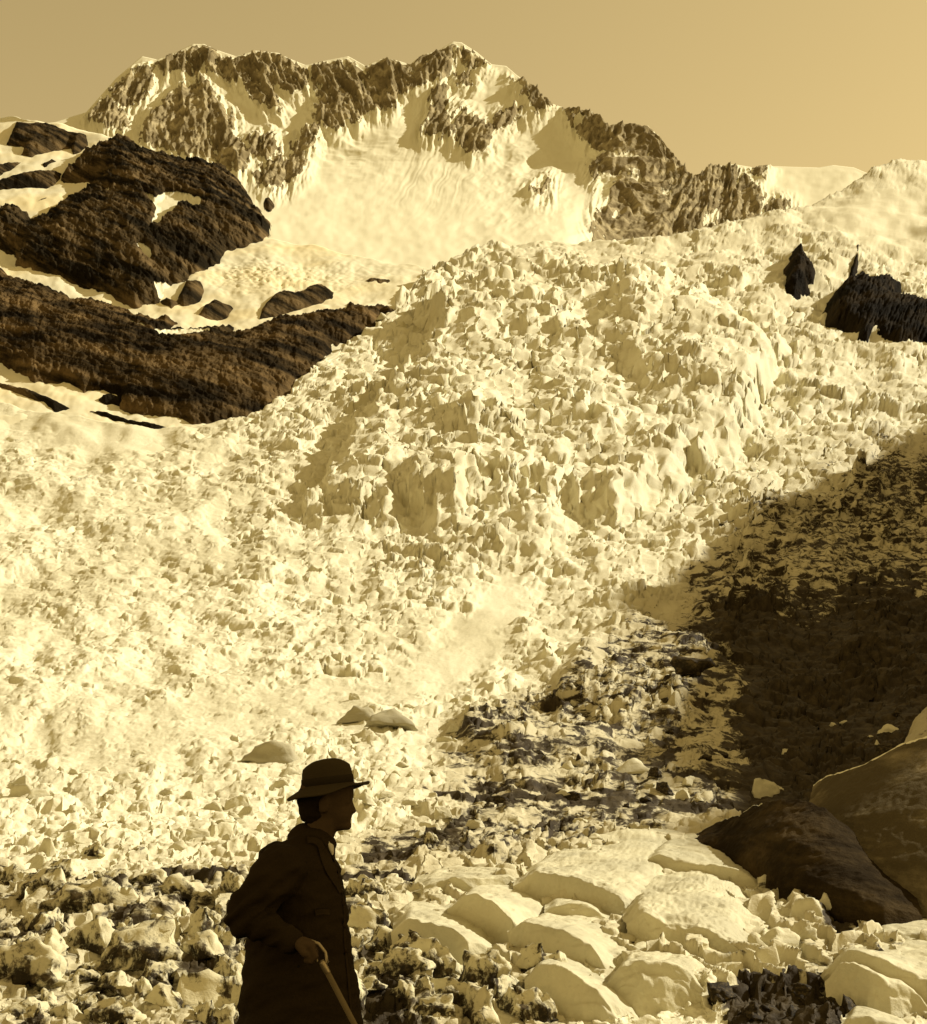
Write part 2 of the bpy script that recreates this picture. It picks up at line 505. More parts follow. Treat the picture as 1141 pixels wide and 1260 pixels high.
# the dark peak stands nearer than the main range
near = sstep(690, 760, mu)
md2 = np.interp(mv, [130, 200, 300, 340, 400], [3150, 2800, 1950, 1400, 1060])
md = md + (md2 - md) * near
MB = P(mu, mv, md)
mp = md / F_PX
ROCKS = [
    ((140, 118), (165, 100), (190, 90), (188, 110), (175, 128), (155, 137), (143, 130)),
    ((113, 150), (135, 130), (150, 140), (158, 155), (150, 165), (130, 160)),
    ((193, 80), (217, 68), (240, 58), (255, 58), (272, 68), (285, 80), (300, 95), (290, 105), (265, 92), (250, 85), (240, 95), (220, 90), (200, 92)),
    ((298, 74), (318, 68), (350, 73), (372, 84), (380, 98), (375, 115), (360, 118), (350, 110), (330, 105), (345, 140), (325, 135), (310, 120), (300, 100), (285, 90)),
    ((250, 100), (262, 120), (270, 135), (290, 150), (285, 170), (300, 190), (280, 195), (255, 195), (235, 195), (215, 190), (180, 182), (175, 170), (190, 150), (215, 125), (235, 108)),
    ((310, 180), (330, 170), (345, 190), (330, 200), (312, 195)), ((312, 218), (345, 198), (356, 214), (345, 234), (322, 230)),
    ((360, 178), (390, 162), (385, 188), (365, 198)), ((345, 205), (375, 190), (372, 214), (352, 228)), ((255, 190), (310, 192), (300, 215), (275, 210)),
    ((383, 85), (400, 78), (412, 82), (430, 75), (445, 85), (460, 80), (480, 78), (500, 84), (505, 100), (498, 118), (487, 120), (485, 135), (470, 140), (450, 142), (440, 155), (425, 150), (418, 165), (400, 160), (390, 155), (395, 120), (383, 100)),
    ((500, 85), (518, 72), (540, 65), (556, 60), (560, 75), (555, 95), (540, 100), (520, 110), (508, 112), (500, 105)),
    ((562, 60), (580, 66), (600, 80), (590, 86), (575, 86), (568, 75)), ((560, 92), (576, 95), (577, 107), (563, 105)),
    ((535, 120), (550, 110), (548, 150), (560, 170), (540, 172), (522, 170), (530, 150)),
    ((570, 140), (580, 150), (590, 155), (605, 165), (597, 190), (580, 192), (565, 180), (560, 155)),
    ((612, 150), (625, 140), (640, 140), (635, 152), (610, 165)),
    ((634, 99), (652, 104), (672, 126), (660, 128), (640, 114)), ((655, 130), (672, 128), (676, 136), (660, 144)),
    ((693, 135), (726, 134), (745, 154), (763, 150), (797, 152), (826, 186), (850, 214), (863, 213), (876, 206), (905, 212), (920, 225), (935, 250), (930, 275), (900, 280), (860, 290), (800, 305), (755, 310), (728, 308), (735, 270), (745, 240), (725, 210), (740, 195), (720, 180), (705, 160)),
    ((926, 206), (942, 204), (936, 222), (926, 216)), ((936, 268), (950, 253), (970, 257), (955, 266), (945, 275)), ((655, 242), (675, 228), (670, 244)),
]
HOLES = [((700, 143), (722, 150), (718, 166), (706, 160)), ((735, 188), (785, 198), (785, 203), (740, 196)), ((772, 213), (786, 214), (790, 238), (776, 226)),
         ((735, 214), (762, 222), (750, 250), (725, 285), (722, 250)), ((812, 240), (830, 243), (825, 250), (808, 247)), ((905, 212), (925, 208), (925, 224), (912, 222)),
         ((262, 95), (280, 110), (300, 125), (310, 140), (295, 145), (270, 118)), ((865, 268), (885, 262), (880, 285), (862, 288)), ((755, 262), (765, 266), (758, 280), (748, 278))]
rk = np.full(mu.shape, -60.0)
for p in ROCKS:
    rk = np.maximum(rk, sdist(mu, mv, p))
for p in HOLES:
    rk = np.minimum(rk, -sdist(mu, mv, p) * 1.3)
# ribs and gullies that run down the face, leaning to the right below the saddle and to the left under the main summit
lean = 0.55 * gauss(mu, mv, 440, 120, 90, 90) + 0.5 * gauss(mu, mv, 320, 110, 90, 60) - 0.7 * gauss(mu, mv, 560, 150, 80, 100) - 0.6 * gauss(mu, mv, 180, 130, 60, 80) - 0.5 * gauss(mu, mv, 740, 250, 50, 60) + 0.6 * gauss(mu, mv, 820, 190, 50, 60)
ru_ = mu - lean * (mv - 120)
rib = ridged(ru_ / 30 + 0.25 * fbm(mu / 22, mv / 22, 2, 8), mv / 150, 5, 21, 0.55)
rib2 = ridged(ru_ / 9, mv / 26 + 4, 4, 31, 0.6)
fin = fbm(mu / 5, mv / 7, 4, 55)
steep = sstep(0.18, 0.5, mt) * (0.02 + 0.98 * sstep(-26, 6, rk))
msn = 0.5 - 0.5 * np.tanh((np.minimum(rk * 0.9, 2.7) + 2.8 * rib2 + 4.6 * fin + 1.8 * rib - 2.6) / 1.6)
edge = sstep(1.0, 0.96, mt) * sstep(0, 0.06, mt)
disp = (9 * rib + 3.6 * rib2 + 1.6 * fin) * mp * steep * edge + 2.6 * mp * fbm(mu / 46, mv / 26, 3, 91) * sstep(0.0, 0.2, mt) * edge
disp += 5.0 * mp * ridged(mu / 36 + mv / 90, mv / 20, 3, 15) * gauss(mu, mv, 640, 225, 70, 60) * edge * 0.6
disp += 5.0 * mp * ridged(mu / 60, mv / 14, 3, 16) * gauss(mu, mv, 430, 190, 70, 36) * edge * 0.6
disp += 0.8 * mp * ridged((mu + 0.55 * mv + 8 * fbm(mu / 30, mv / 30, 2, 44)) / 8, mv / 90, 3, 17) * gauss(mu, mv, 535, 205, 60, 55) * edge
M3 = MB.copy()
M3[..., 1] -= disp * 0.85
M3[..., 2] += disp * 0.35
# the ridge itself is ragged where it is rock
M3[..., 2] += (1.0 * perlin(mu / 3.0, mv * 0, 3) + 1.2 * perlin(mu / 7.0, mv * 0, 13)) * mp * sstep(0.94, 1.0, mt) * sstep(-10, 4, rk)
bk = M3[-1].copy(); bk[:, 1] += 250; bk[:, 2] -= 60
bk2 = M3[-1].copy(); bk2[:, 1] += 1500; bk2[:, 2] -= 1400
mverts = np.concatenate([M3.reshape(-1, 3), bk, bk2])
mount = mesh_from('mountains', mverts, grid_faces(mnr + 2, mnc), M_MOUNT, True, {'snow': np.concatenate([msn.ravel(), np.ones(2 * mnc)])})
tag(mount, 'snow streaked rocky mountain range along the skyline above the icefall', kind='structure')

# ------------------------------------------------------------------ snow slopes on the left side of the valley
snc, snr = 330, 230
su = np.broadcast_to(np.linspace(-110, 545, snc), (snr, snc))
st_ = np.linspace(0, 1, snr)[:, None]
svt = np.interp(su, [-110, 0, 30, 60, 110, 150, 240, 330, 420, 520, 545], [130, 143, 147, 151, 160, 175, 215, 290, 312, 330, 335])
svb = vtop(su) + 26
sv = svb + (svt - svb) * st_


def Ds(u, v):
    return Dg(v) * 1.012


sdp = Ds(su, sv)
SB = P(su, sv, sdp)
smp = sdp / F_PX
sdis = 5 * smp * fbm(su / 60, sv / 30, 4, 201) + 0.25 * smp * fbm(su / 8, sv / 6, 3, 203)
rough = gauss(su, sv, 370, 345, 90, 22) + gauss(su, sv, 320, 340, 60, 16)
sdis += rough * 1.8 * smp * ridged(su / 9, sv / 4, 3, 207)
SB[..., 2] += sdis * sstep(0, 0.05, st_)
b1 = SB[-1].copy(); b1[:, 1] += 60; b1[:, 2] -= 20
b2 = SB[-1].copy(); b2[:, 1] += 250; b2[:, 2] -= 300
snowfield = mesh_from('snow_slope', np.concatenate([SB.reshape(-1, 3), b1, b2]), grid_faces(snr + 2, snc), M_SNOW, True)
tag(snowfield, 'smooth bright snow slopes between the dark rocks on the valley side', kind='structure')


# ------------------------------------------------------------------ rock outcrops that stand out of the snow
def outcrop(name, poly, mat, label, group=None, holes=(), bulge=16.0, wide=30.0, rough=5.0, res=1.25, depth=None, edge=2.2, lean=-0.55, seed=1, strata=(16.0, 4.0), kind_cat='rock outcrop'):
    p = np.asarray(poly, float)
    u0, u1, v0, v1 = max(p[:, 0].min(), -75) - 6, p[:, 0].max() + 6, p[:, 1].min() - 6, p[:, 1].max() + 6
    u1 = min(u1, 1215)
    nu, nv = int((u1 - u0) / res) + 2, int((v1 - v0) / res) + 2
    uu, vv = np.meshgrid(np.linspace(u0, u1, nu), np.linspace(v0, v1, nv))
    sdp_ = sdist(uu, vv, poly) + edge * fbm(uu / 9, vv / 7, 3, seed)
    hs = np.full(uu.shape, -30.0)
    for h in holes:
        hs = np.maximum(hs, sdist(uu, vv, h) + 0.8 * edge * fbm(uu / 6, vv / 6, 2, seed + 9))
    dep = (Ds(uu, vv) if depth is None else depth(uu, vv))
    mpx = dep / F_PX
    k = np.clip(sdp_, 0, None)
    bl = bulge * (1 - np.exp(-k / wide)) + np.clip(sdp_, -5, 0) * 2.5
    a = uu * math.cos(lean) - vv * math.sin(lean)
    b = uu * math.sin(lean) + vv * math.cos(lean)
    tex = ridged(a / strata[0] + 0.3 * fbm(uu / 18, vv / 18, 2, seed + 3), b / strata[1], 4, seed + 5, 0.6)
    lump = ridged(uu / 40, vv / 30, 3, seed + 15)
    fr = fbm(uu / 4, vv / 4, 3, seed + 25)
    inn = sstep(0, 7, sdp_) * sstep(2, -3, hs)
    bl = bl + inn * rough * (0.50 * tex + 0.50 * lump + 0.12 * fr)
    bl = bl * (1 - 0.25 * sstep(-4, 4, hs))
    pts = P(uu, vv, dep)
    pts[..., 1] -= bl * mpx * 0.8
    pts[..., 2] += bl * mpx * 0.45
    ok = sdp_ > -4.0
    fk = ok[:-1, :-1] & ok[1:, :-1] & ok[:-1, 1:] & ok[1:, 1:]
    o = mesh_from(name, pts.reshape(-1, 3), grid_faces(nv, nu, fk)[:, ::-1], mat, True, {'snow': sstep(-1.6, 1.6, hs).ravel()})
    return tag(o, label, kind_cat, group)


BUTT = [(75, 217), (110, 185), (145, 170), (160, 173), (175, 184), (195, 188), (232, 200), (250, 198), (275, 206), (290, 218), (305, 240), (320, 262), (330, 273), (325, 293), (305, 303), (280, 312), (270, 325), (255, 335), (235, 342), (232, 347), (214, 352), (196, 370), (171, 376), (148, 370), (114, 356), (80, 345), (46, 336), (18, 328), (21, 316), (0, 309), (-40, 300), (-40, 265), (0, 262), (12, 254), (34, 262), (38, 276), (61, 260), (101, 237), (116, 226), (98, 224), (80, 221)]
outcrop('rock_buttress', BUTT, M_BUTT, 'dark pointed rock buttress with snow patches rising above the snow slope', None,
        [[(183, 262), (190, 263), (195, 268), (205, 262), (220, 259), (240, 263), (252, 267), (247, 278), (230, 272), (215, 285), (200, 298), (187, 305), (195, 290), (197, 278), (188, 270)],
         [(173, 321), (179, 319), (186, 322), (191, 329), (188, 336), (183, 331), (177, 327)], [(131, 248), (139, 248), (139, 253), (132, 253)], [(66, 284), (74, 277), (74, 282), (68, 286)], [(192, 355), (228, 352), (222, 366), (196, 368)]],
        bulge=46, wide=42, rough=7.5, seed=11)
BAND = [(-75, 318), (0, 334), (4, 335), (23, 345), (41, 351), (62, 354), (77, 364), (96, 371), (123, 371), (146, 380), (169, 388), (189, 393), (210, 391), (221, 399), (212, 404), (242, 404), (289, 402), (284, 412), (300, 410), (328, 399), (343, 390), (360, 391), (397, 384), (422, 383), (429, 375), (444, 379), (471, 378), (496, 387), (490, 396), (471, 393), (461, 405), (446, 412), (431, 421), (407, 425), (405, 442), (387, 461), (370, 469), (357, 484), (333, 504), (291, 514), (255, 522), (237, 523), (205, 516), (178, 509), (148, 502), (150, 488), (128, 483), (103, 482), (77, 470), (41, 470), (23, 457), (0, 447), (-75, 425)]
outcrop('rock_band', BAND, M_BAND, 'long dark rock cliff band curving down to the edge of the icefall', None,
        [[(191, 418), (205, 412), (228, 408), (257, 409), (262, 412), (257, 420), (228, 424), (200, 425)], [(163, 406), (186, 411), (184, 415), (168, 412)], [(0, 358), (6, 358), (5, 361), (0, 361)]],
        bulge=34, wide=30, rough=7.0, seed=31, strata=(18, 5), lean=-0.35)
SMALL = [
    ('rock_outcrop', [(8, 178), (20, 150), (35, 152), (60, 152), (85, 162), (105, 165), (108, 178), (90, 187), (88, 178), (65, 186), (40, 195), (25, 193), (30, 182), (15, 180)], 'highest rocks below the snowy crest, broken by small snow gaps'),
    ('rock_outcrop', [(-60, 226), (0, 222), (30, 213), (60, 210), (76, 213), (65, 225), (40, 230), (0, 232), (-60, 240)], 'flat rock strip across the snow behind the pointed buttress'),
    ('rock_outcrop', [(45, 247), (60, 241), (63, 247), (47, 250)], 'tiny rock alone on the smooth snow beside the buttress'),
    ('rock_outcrop', [(49, 203), (65, 196), (72, 200), (55, 208)], 'small oval rock on snow between two longer rock strips'),
    ('rock_outcrop', [(-40, 205), (0, 203), (30, 199), (12, 211), (0, 217), (-40, 220)], 'brownish rock strip at the photo edge under the highest rocks'),
    ('boulder', [(229, 346), (250, 346), (251, 358), (241, 373), (226, 376), (217, 371)], 'upright dark boulder in snow at the foot of the buttress'),
    ('rock_outcrop', [(197, 371), (205, 366), (221, 372), (211, 380)], 'low rock lying against the upright boulder on the snow'),
    ('boulder', [(243, 389), (252, 376), (265, 369), (285, 377), (278, 386), (255, 391)], 'lens shaped dark rock alone in the snow between boulder and double rock'),
    ('rock_outcrop', [(318, 395), (323, 379), (336, 364), (350, 358), (363, 360), (373, 358), (382, 352), (397, 350), (413, 361), (409, 369), (373, 381), (338, 389)], 'double humped dark rock in the snow above the cliff band'),
    ('rock_outcrop', [(448, 347), (456, 342), (480, 344), (484, 348), (468, 352), (456, 351)], 'small flat dark rock just above the tip of the cliff band'),
    ('rock_outcrop', [(-60, 462), (0, 471), (15, 475), (35, 479), (65, 491), (86, 502), (67, 506), (45, 496), (20, 483), (0, 476), (-60, 470)], 'narrow rock sliver in the snow below the cliff at the photo edge'),
    ('rock_outcrop', [(104, 506), (130, 507), (160, 517), (190, 521), (212, 528), (190, 535), (170, 526), (130, 514)], 'thin rock strip below the cliff, lowest rock above the ice'),
    ('rock_outcrop', [(119, 493), (127, 487), (135, 484), (150, 489), (150, 496), (130, 496)], 'small rock knob standing free just under the cliff band'),
    ('boulder', [(327, 244), (331, 243), (334, 247), (331, 250), (327, 249)], 'single black speck of rock on the wide snowfield beside the buttress'),
]
for i, (n, p, lb) in enumerate(SMALL):
    sz = max(np.ptp(np.asarray(p)[:, 0]), np.ptp(np.asarray(p)[:, 1]))
    outcrop(n, p, M_BUTT, lb, 'rocks scattered over the snow slopes', bulge=min(11, 3 + 0.25 * sz), wide=6, rough=2.6, res=1.1 if sz > 12 else 0.6, edge=0.9, seed=200 + 11 * i, kind_cat='rock')


def dep_ice(u, v):
    return Dg(v) * 0.985


outcrop('rock_outcrop', [(963, 359), (967, 346), (965, 330), (975, 322), (975, 309), (988, 309), (990, 322), (1005, 338), (1001, 346), (991, 347), (996, 354), (978, 361)], M_BLACK,
        'jagged black rock alone in the upper icefall', 'rocks in the icefall', bulge=30, wide=8, rough=6, res=1.0, depth=dep_ice, edge=0.7, seed=401, kind_cat='rock')
outcrop('rock_outcrop', [(1017, 382), (1022, 369), (1036, 351), (1059, 338), (1070, 346), (1093, 348), (1101, 352), (1111, 354), (1109, 361), (1101, 367), (1122, 373), (1141, 372), (1200, 366), (1230, 400), (1200, 440), (1141, 424), (1109, 429), (1086, 425), (1072, 419), (1067, 427), (1054, 423), (1051, 411), (1022, 398)], M_BLACK,
        'large black rock face under the ice at the photo edge', 'rocks in the icefall', bulge=34, wide=14, rough=8, res=1.2, depth=dep_ice, edge=1.0, lean=1.2, seed=431, kind_cat='rock')
outcrop('rock_outcrop', [(1051, 320), (1053, 304), (1057, 304), (1057, 316), (1054, 327), (1050, 332)], M_BLACK,
        'narrow dark rock slit above the large black rock face', 'rocks in the icefall', bulge=16, wide=3, rough=2, res=0.7, depth=dep_ice, edge=0.4, seed=451, kind_cat='rock')

# ------------------------------------------------------------------ unseen valley side shaped to shade the lower ice and the man (to the right of the picture)
wy_ = np.linspace(40, 1000, 170)[:, None]
wx_ = np.linspace(0, 1, 70)[None, :]
crest = np.interp(wy_, [40, 70, 112, 126, 158, 166, 200, 215, 250, 292, 320, 345, 375, 432, 471, 525, 617, 680, 1000], [60, 302, 302, 170, 170, 262, 264, 267, 269, 273, 284, 299, 298, 301, 300, 295, 295, 280, 330])  # crest follows the wanted shadow edges; near hump added to shade the man
foot = np.interp(wy_, [40, 300, 640, 760, 1000], [230, 236, 268, 310, 440])
prof = np.interp(wx_, [0, 0.26, 0.36, 0.6, 1.0], [-40, 225, 262, 255, 200]) / 262
WX = foot + wx_ * 300 + 0 * wy_
WY = wy_ + 0 * wx_
WZ = crest * prof + (2.5 * ridged(WX / 60, WY / 40, 4, 501) + 5 * perlin(WX / 9, WY / 9, 503) - 4 + 3 * fbm(WX / 14, WY / 14, 3, 502)) * sstep(0, 0.2, wx_)
tag(mesh_from('unseen_shading_spur', np.stack([WX, WY, WZ], -1).reshape(-1, 3), grid_faces(170, 70), M_WALLR, True), 'steep unseen rock spur of the valley side, shaped to shade ice and man', kind='structure')

# ------------------------------------------------------------------ ice ridges, rock knolls and blocks in the foreground
M_SLAB = mat_near_ice('pale_ice_surface', 0.345, 0.8, (0.61, 0.567, 0.375))  # pale ice of the ridges and blocks, partly streaked with debris
M_HUM = mat_near_ice('dirty_ice_surface', 0.495, 1.0, (0.64, 0.585, 0.37))
M_GREY = mat_near_ice('grey_ice_surface', 0.25, 1.0, (0.42, 0.38, 0.24))
M_DARKICE = mat_near_ice('debris_and_shade_ice', 0.70, 1.2, (0.3, 0.26, 0.15))  # shared by debris blocks and by blocks painted dark for shadow


def resample(pl, n):
    p = np.asarray(pl, float)
    L = np.concatenate([[0], np.cumsum(np.hypot(*(p[1:] - p[:-1]).T))])
    s = np.linspace(0, L[-1], n)
    q = np.stack([np.interp(s, L, p[:, 0]), np.interp(s, L, p[:, 1])], -1)
    for _ in range(2):
        q[1:-1] = 0.25 * q[:-2] + 0.5 * q[1:-1] + 0.25 * q[2:]
    return q


def loft(name, rows, mat, label, cat, group=None, n=None, amp=0.12, size=1.6, seed=1, tuck=0.8, res=1.3, snow=None, kind=None, cups=0.0):
    """skin a body over lines laid from its foot over its brow to its back; rows are (line, metres of distance, metres added to height)"""
    ln = max(np.hypot(*(np.diff(np.asarray(r[0], float), axis=0)).T).sum() for r in rows)
    n = n or max(12, int(ln / res))
    R = []
    for pl, dep, dz in rows:
        q_ = resample(pl, n)
        d = Dg(q_[:, 1]) * dep if not callable(dep) else dep(q_[:, 0], q_[:, 1])
        p = P(q_[:, 0], q_[:, 1], d)
        p[:, 2] += dz(q_[:, 0], q_[:, 1]) if callable(dz) else dz
        R.append(p)
    out = []
    for a, b in zip(R[:-1], R[1:]):
        k = int(np.clip(np.median(np.linalg.norm(b - a, axis=1)) / (R[0][:, 1].mean() / F_PX * 1.7), 3, 40))
        for t in np.linspace(0, 1, k, endpoint=False):
            out.append(a + (b - a) * t)
    out.append(R[-1])
    G_ = np.array(out)
    # round the profile a little so that brows are not knife edges
    for _ in range(1):
        G_[1:-1] = 0.25 * G_[:-2] + 0.5 * G_[1:-1] + 0.25 * G_[2:]
    x, y, z = G_[..., 0], G_[..., 1], G_[..., 2]
    for kx, f in ((0, 0.6), (1, 0.8), (2, 0.9)):
        nz = 1.5 * perlin3(x / size / 2.2, y / size / 2.2, z / size / 1.6, seed + kx) + 0.30 * perlin3(x / size * 2.2, y / size * 2.2, z / size * 2.2, seed + 10 + kx) \
            + 0.22 * perlin3(x / size * 6.3, y / size * 6.3, z / size * 6.3, seed + 20 + kx)
        pit = 0.5 * np.clip(perlin3(x / size * 3.6, y / size * 3.6, z / size * 3.6, seed + 30) - 0.25, 0, 1)
        G_[..., kx] += amp * f * (nz - (pit * 1.3 if kx == 2 else 0))
    if cups:
        c1, c2, _, _, _ = worley(x / 1.5 + 0.3 * y, z / 0.9 + 0.22 * y + seed, seed)
        e1, e2, _, _, _ = worley(x / 3.4 + seed, y / 4.5 + 0.6 * z, seed + 2)
        k_ = cups * ((c1 - 0.5) * 0.7 - 0.45 * sstep(0.22, 0.0, e2 - e1) + 0.6 * (e1 - 0.5))
        G_[..., 1] -= 0.55 * k_; G_[..., 2] += 0.8 * k_
    s = np.linspace(0, 1, G_.shape[1])
    G_[..., 2] -= tuck * (1 - sstep(-0.02, 0.16, s) * sstep(1.02, 0.68, s))
    at = {'snow': np.zeros(G_.shape[:2]).ravel() if snow is None else snow(G_).ravel()}
    o = mesh_from(name, G_.reshape(-1, 3), grid_faces(*G_.shape[:2]), mat, True, at)
    return tag(o, label, cat, group, kind)


def ridge(foot, brow, back, label, mat=None, amp=0.13, seed=1, f=0.955, group='pale ice ridges in the foreground', tuck=0.8, name='ice_ridge', size=1.6, thick=1.0):
    def ext(l, dv):
        l = [(u, v + dv) for u, v in l]
        return [(l[0][0] - 14, l[0][1] - 4)] + l + [(l[-1][0] + 26, l[-1][1] + 12)]
    foot, brow, back = ext(foot, 4), ext(brow, 0), ext(back, -7)
    low = [(u, v + 7) for u, v in foot]
    n_ = 12
    a, b = resample(brow, n_), resample(back, n_)
    m1 = a * 0.9 + b * 0.1; m2 = a * 0.5 + b * 0.5
    fb = Dg(np.array([v for _, v in foot])).mean()

    fu = np.asarray(foot, float)
    fo = np.argsort(fu[:, 0]); fu = fu[fo]

    def df(extra, kb=0.0):
        return lambda u, v: np.interp(u, fu[:, 0], (Dg(fu[:, 1]) * 0.4 + 0.6 * fb) * f) * (1 - kb) + kb * Dg(v) * f + extra
    rows = [(low, df(-0.25), -1.6), (foot, df(0), 0), (brow, df(0.22), 0), (m1, df(0.45, 0.10), 0), (m2, df(0.4, 0.62), 0),
            (back, df(0.4, 1.0), 0), (back, df(0.4 + 2.2 * thick, 1.0), -0.9 * thick), (back, df(0.4 + 3 * thick, 1.0), -3.0)]
    return loft(name, rows, mat or M_SLAB, label, 'ice ridge', group, amp=amp * 1.3, seed=seed, tuck=tuck, size=size, cups=0.20)


ridge([(648, 1092), (673, 1100), (702, 1108), (733, 1119), (762, 1138), (780, 1142)], [(646, 1074), (667, 1075), (708, 1084), (733, 1094), (766, 1108), (781, 1128)],
      [(660, 1062), (699, 1050), (735, 1034), (768, 1028), (830, 1026), (858, 1036)], 'largest pale ice ridge, its pitted flat top stretching up toward the dark knoll', seed=3, amp=0.16)
ridge([(780, 1140), (800, 1152), (830, 1156), (860, 1166), (896, 1176)], [(781, 1122), (800, 1124), (830, 1134), (858, 1134), (897, 1160)],
      [(770, 1080), (820, 1062), (868, 1048), (905, 1072), (940, 1096)], 'rough pale ice ridge with a notched grey face right of the largest ridge', seed=9, amp=0.20)
ridge([(800, 1060), (835, 1072), (868, 1082), (905, 1090), (935, 1094)], [(800, 1048), (838, 1056), (872, 1062), (908, 1070), (938, 1084)],
      [(822, 1034), (852, 1034), (882, 1037), (905, 1050), (930, 1074)], 'highest pale ice ridge, directly below the dark rock knoll', seed=15, amp=0.10)
ridge([(563, 1120), (579, 1130), (604, 1146), (630, 1180), (655, 1168)], [(564, 1102), (589, 1100), (610, 1112), (630, 1132), (654, 1156)],
      [(588, 1094), (617, 1087), (648, 1092), (672, 1104), (684, 1122)], 'pale ice ridge with a broad smooth grey face like a curved step', seed=21, amp=0.08)
ridge([(495, 1152), (528, 1166), (557, 1180), (574, 1186), (600, 1172)], [(494, 1130), (530, 1135), (557, 1144), (574, 1158), (603, 1160)],
      [(500, 1114), (531, 1117), (566, 1122), (590, 1138), (612, 1154)], 'low pale ice ridge nearest to the man, hollowed on top', seed=27, amp=0.12)
ridge([(640, 1150), (667, 1169), (699, 1182), (724, 1188), (751, 1201)], [(637, 1129), (667, 1137), (699, 1148), (724, 1160), (748, 1188)],
      [(684, 1124), (715, 1118), (745, 1128), (777, 1146), (790, 1172)], 'long rounded ice ridge in front of the largest ridge', seed=33, amp=0.11)
ridge([(660, 1204), (692, 1216), (718, 1230), (745, 1240)], [(660, 1184), (692, 1187), (722, 1209), (746, 1226)],
      [(680, 1175), (711, 1184), (738, 1206), (770, 1228)], 'lowest rounded ice ridge in front of the long rounded one', seed=39, amp=0.12)
ridge([(686, 1130), (702, 1136), (726, 1136), (742, 1136)], [(684, 1114), (700, 1110), (724, 1112), (741, 1126)],
      [(690, 1107), (705, 1106), (728, 1108), (742, 1120)], 'short rounded hump of ice set between two long ridges', seed=45, amp=0.08, tuck=0.4)
ridge([(755, 1208), (790, 1218), (820, 1215), (852, 1205)], [(757, 1186), (785, 1180), (820, 1184), (850, 1190)],
      [(790, 1158), (815, 1164), (842, 1172), (866, 1184)], 'ice ridge with a hollowed grey flank below the notched ridge', seed=51, amp=0.16)
ridge([(560, 1100), (590, 1094), (625, 1086), (650, 1082)], [(520, 1088), (560, 1078), (610, 1080), (640, 1075)],
      [(528, 1078), (570, 1072), (615, 1074), (645, 1070)], 'thin flat ice shelf behind the stepped grey ridge', seed=57, amp=0.10, tuck=0.5)
ridge([(1018, 1184), (1040, 1198), (1080, 1215), (1150, 1232), (1200, 1240)], [(1026, 1174), (1050, 1170), (1085, 1180), (1130, 1200), (1200, 1214)],
      [(1032, 1168), (1065, 1160), (1112, 1154), (1145, 1154), (1200, 1156)], 'broad smooth ice slab with a curved grey side at the photo edge', seed=63, amp=0.10)
ridge([(1027, 1204), (1049, 1216), (1070, 1232), (1100, 1240), (1128, 1228)], [(1026, 1188), (1049, 1184), (1070, 1196), (1098, 1212), (1128, 1210)],
      [(1040, 1182), (1062, 1182), (1096, 1188), (1118, 1196), (1130, 1206)], 'pitted pale ice slab in front of the broad smooth slab', seed=69, amp=0.14)
ridge([(1080, 1154), (1110, 1156), (1150, 1154), (1200, 1152)], [(1080, 1147), (1110, 1146), (1150, 1146), (1200, 1145)],
      [(1084, 1143), (1112, 1140), (1150, 1138), (1200, 1137)], 'thin ice shelf just behind the broad smooth slab', seed=75, amp=0.07, tuck=0.4)
ridge([(1046, 1268), (1080, 1272), (1114, 1268)], [(1050, 1252), (1076, 1250), (1110, 1260)], [(1058, 1246), (1080, 1246), (1106, 1254)], 'small white ice lump at the bottom edge beside the cluster of dark blocks', seed=81, amp=0.08, tuck=0.4)

# knolls of dark rock
def crest_light(before, after, upto=1.0):  # sunlit edge put into the colour through the snow mask
    """pale strip painted for the sunlit crest of a knoll, from its first end to the share UPTO of its length"""
    def f(Gr):
        n, k = Gr.shape[:2]
        top = np.argmax(Gr[..., 2], axis=0)[None, :]
        i = np.arange(n)[:, None]
        x = Gr[..., 0]
        wob = 2.5 * perlin(x / 0.9, Gr[..., 1] / 3.0, 4)
        s_ = np.linspace(0, 1, k)[None, :]
        return sstep(-before - 0.5, -before + 0.8, i - top + wob) * sstep(after + 0.8, after - 0.5, i - top + wob) * sstep(upto, upto - 0.08, s_ + 0.03 * wob)
    return f


def knoll(sil, foot, dcrest, dfoot, label, seed, amp=0.35, snow=None, size=3.0, mat=None, name='rock_knoll', own=False):
    a, b = resample(foot, 14), resample(sil, 14)

    def at(k, extra=0.0):
        def f(u, v):
            th = np.interp(u, a[:, 0], a[:, 1]) - np.interp(u, b[:, 0], b[:, 1])
            e = np.clip(th / 55.0, 0.02, 1)
            base = dfoot if own else np.interp(u, a[:, 0], Dg(a[:, 1]) * 0.965)
            return base + (dcrest - dfoot) * k * e + extra * np.sqrt(e)
        return f
    def drop(z):
        def f(u, v):
            th = np.interp(u, a[:, 0], a[:, 1]) - np.interp(u, b[:, 0], b[:, 1])
            return z * np.clip(th / 55.0, 0.03, 1)
        return f
    rows = [([(u, v + 14 * min(1, max(0, i_)) * min(1, max(0, len(foot) - 1 - i_))) for i_, (u, v) in enumerate(foot)], at(0, -0.3), drop(-2)), (foot, at(0), 0)]
    for t in (0.3, 0.6, 0.82, 0.94):
        rows.append((a * (1 - t) + b * t, at(t ** 2.2), 0))
    rows += [(sil, at(1), 0), (sil, at(1, 4.0), drop(-0.7)), (sil, at(1, 10.0), drop(-5)), (sil, at(1, 13.0), drop(-14))]
    return loft(name, rows, mat or M_KNOLL, label, 'rock knoll', 'dark rock knolls beside the glacier', amp=amp, size=size, seed=seed, tuck=0.0, snow=snow)


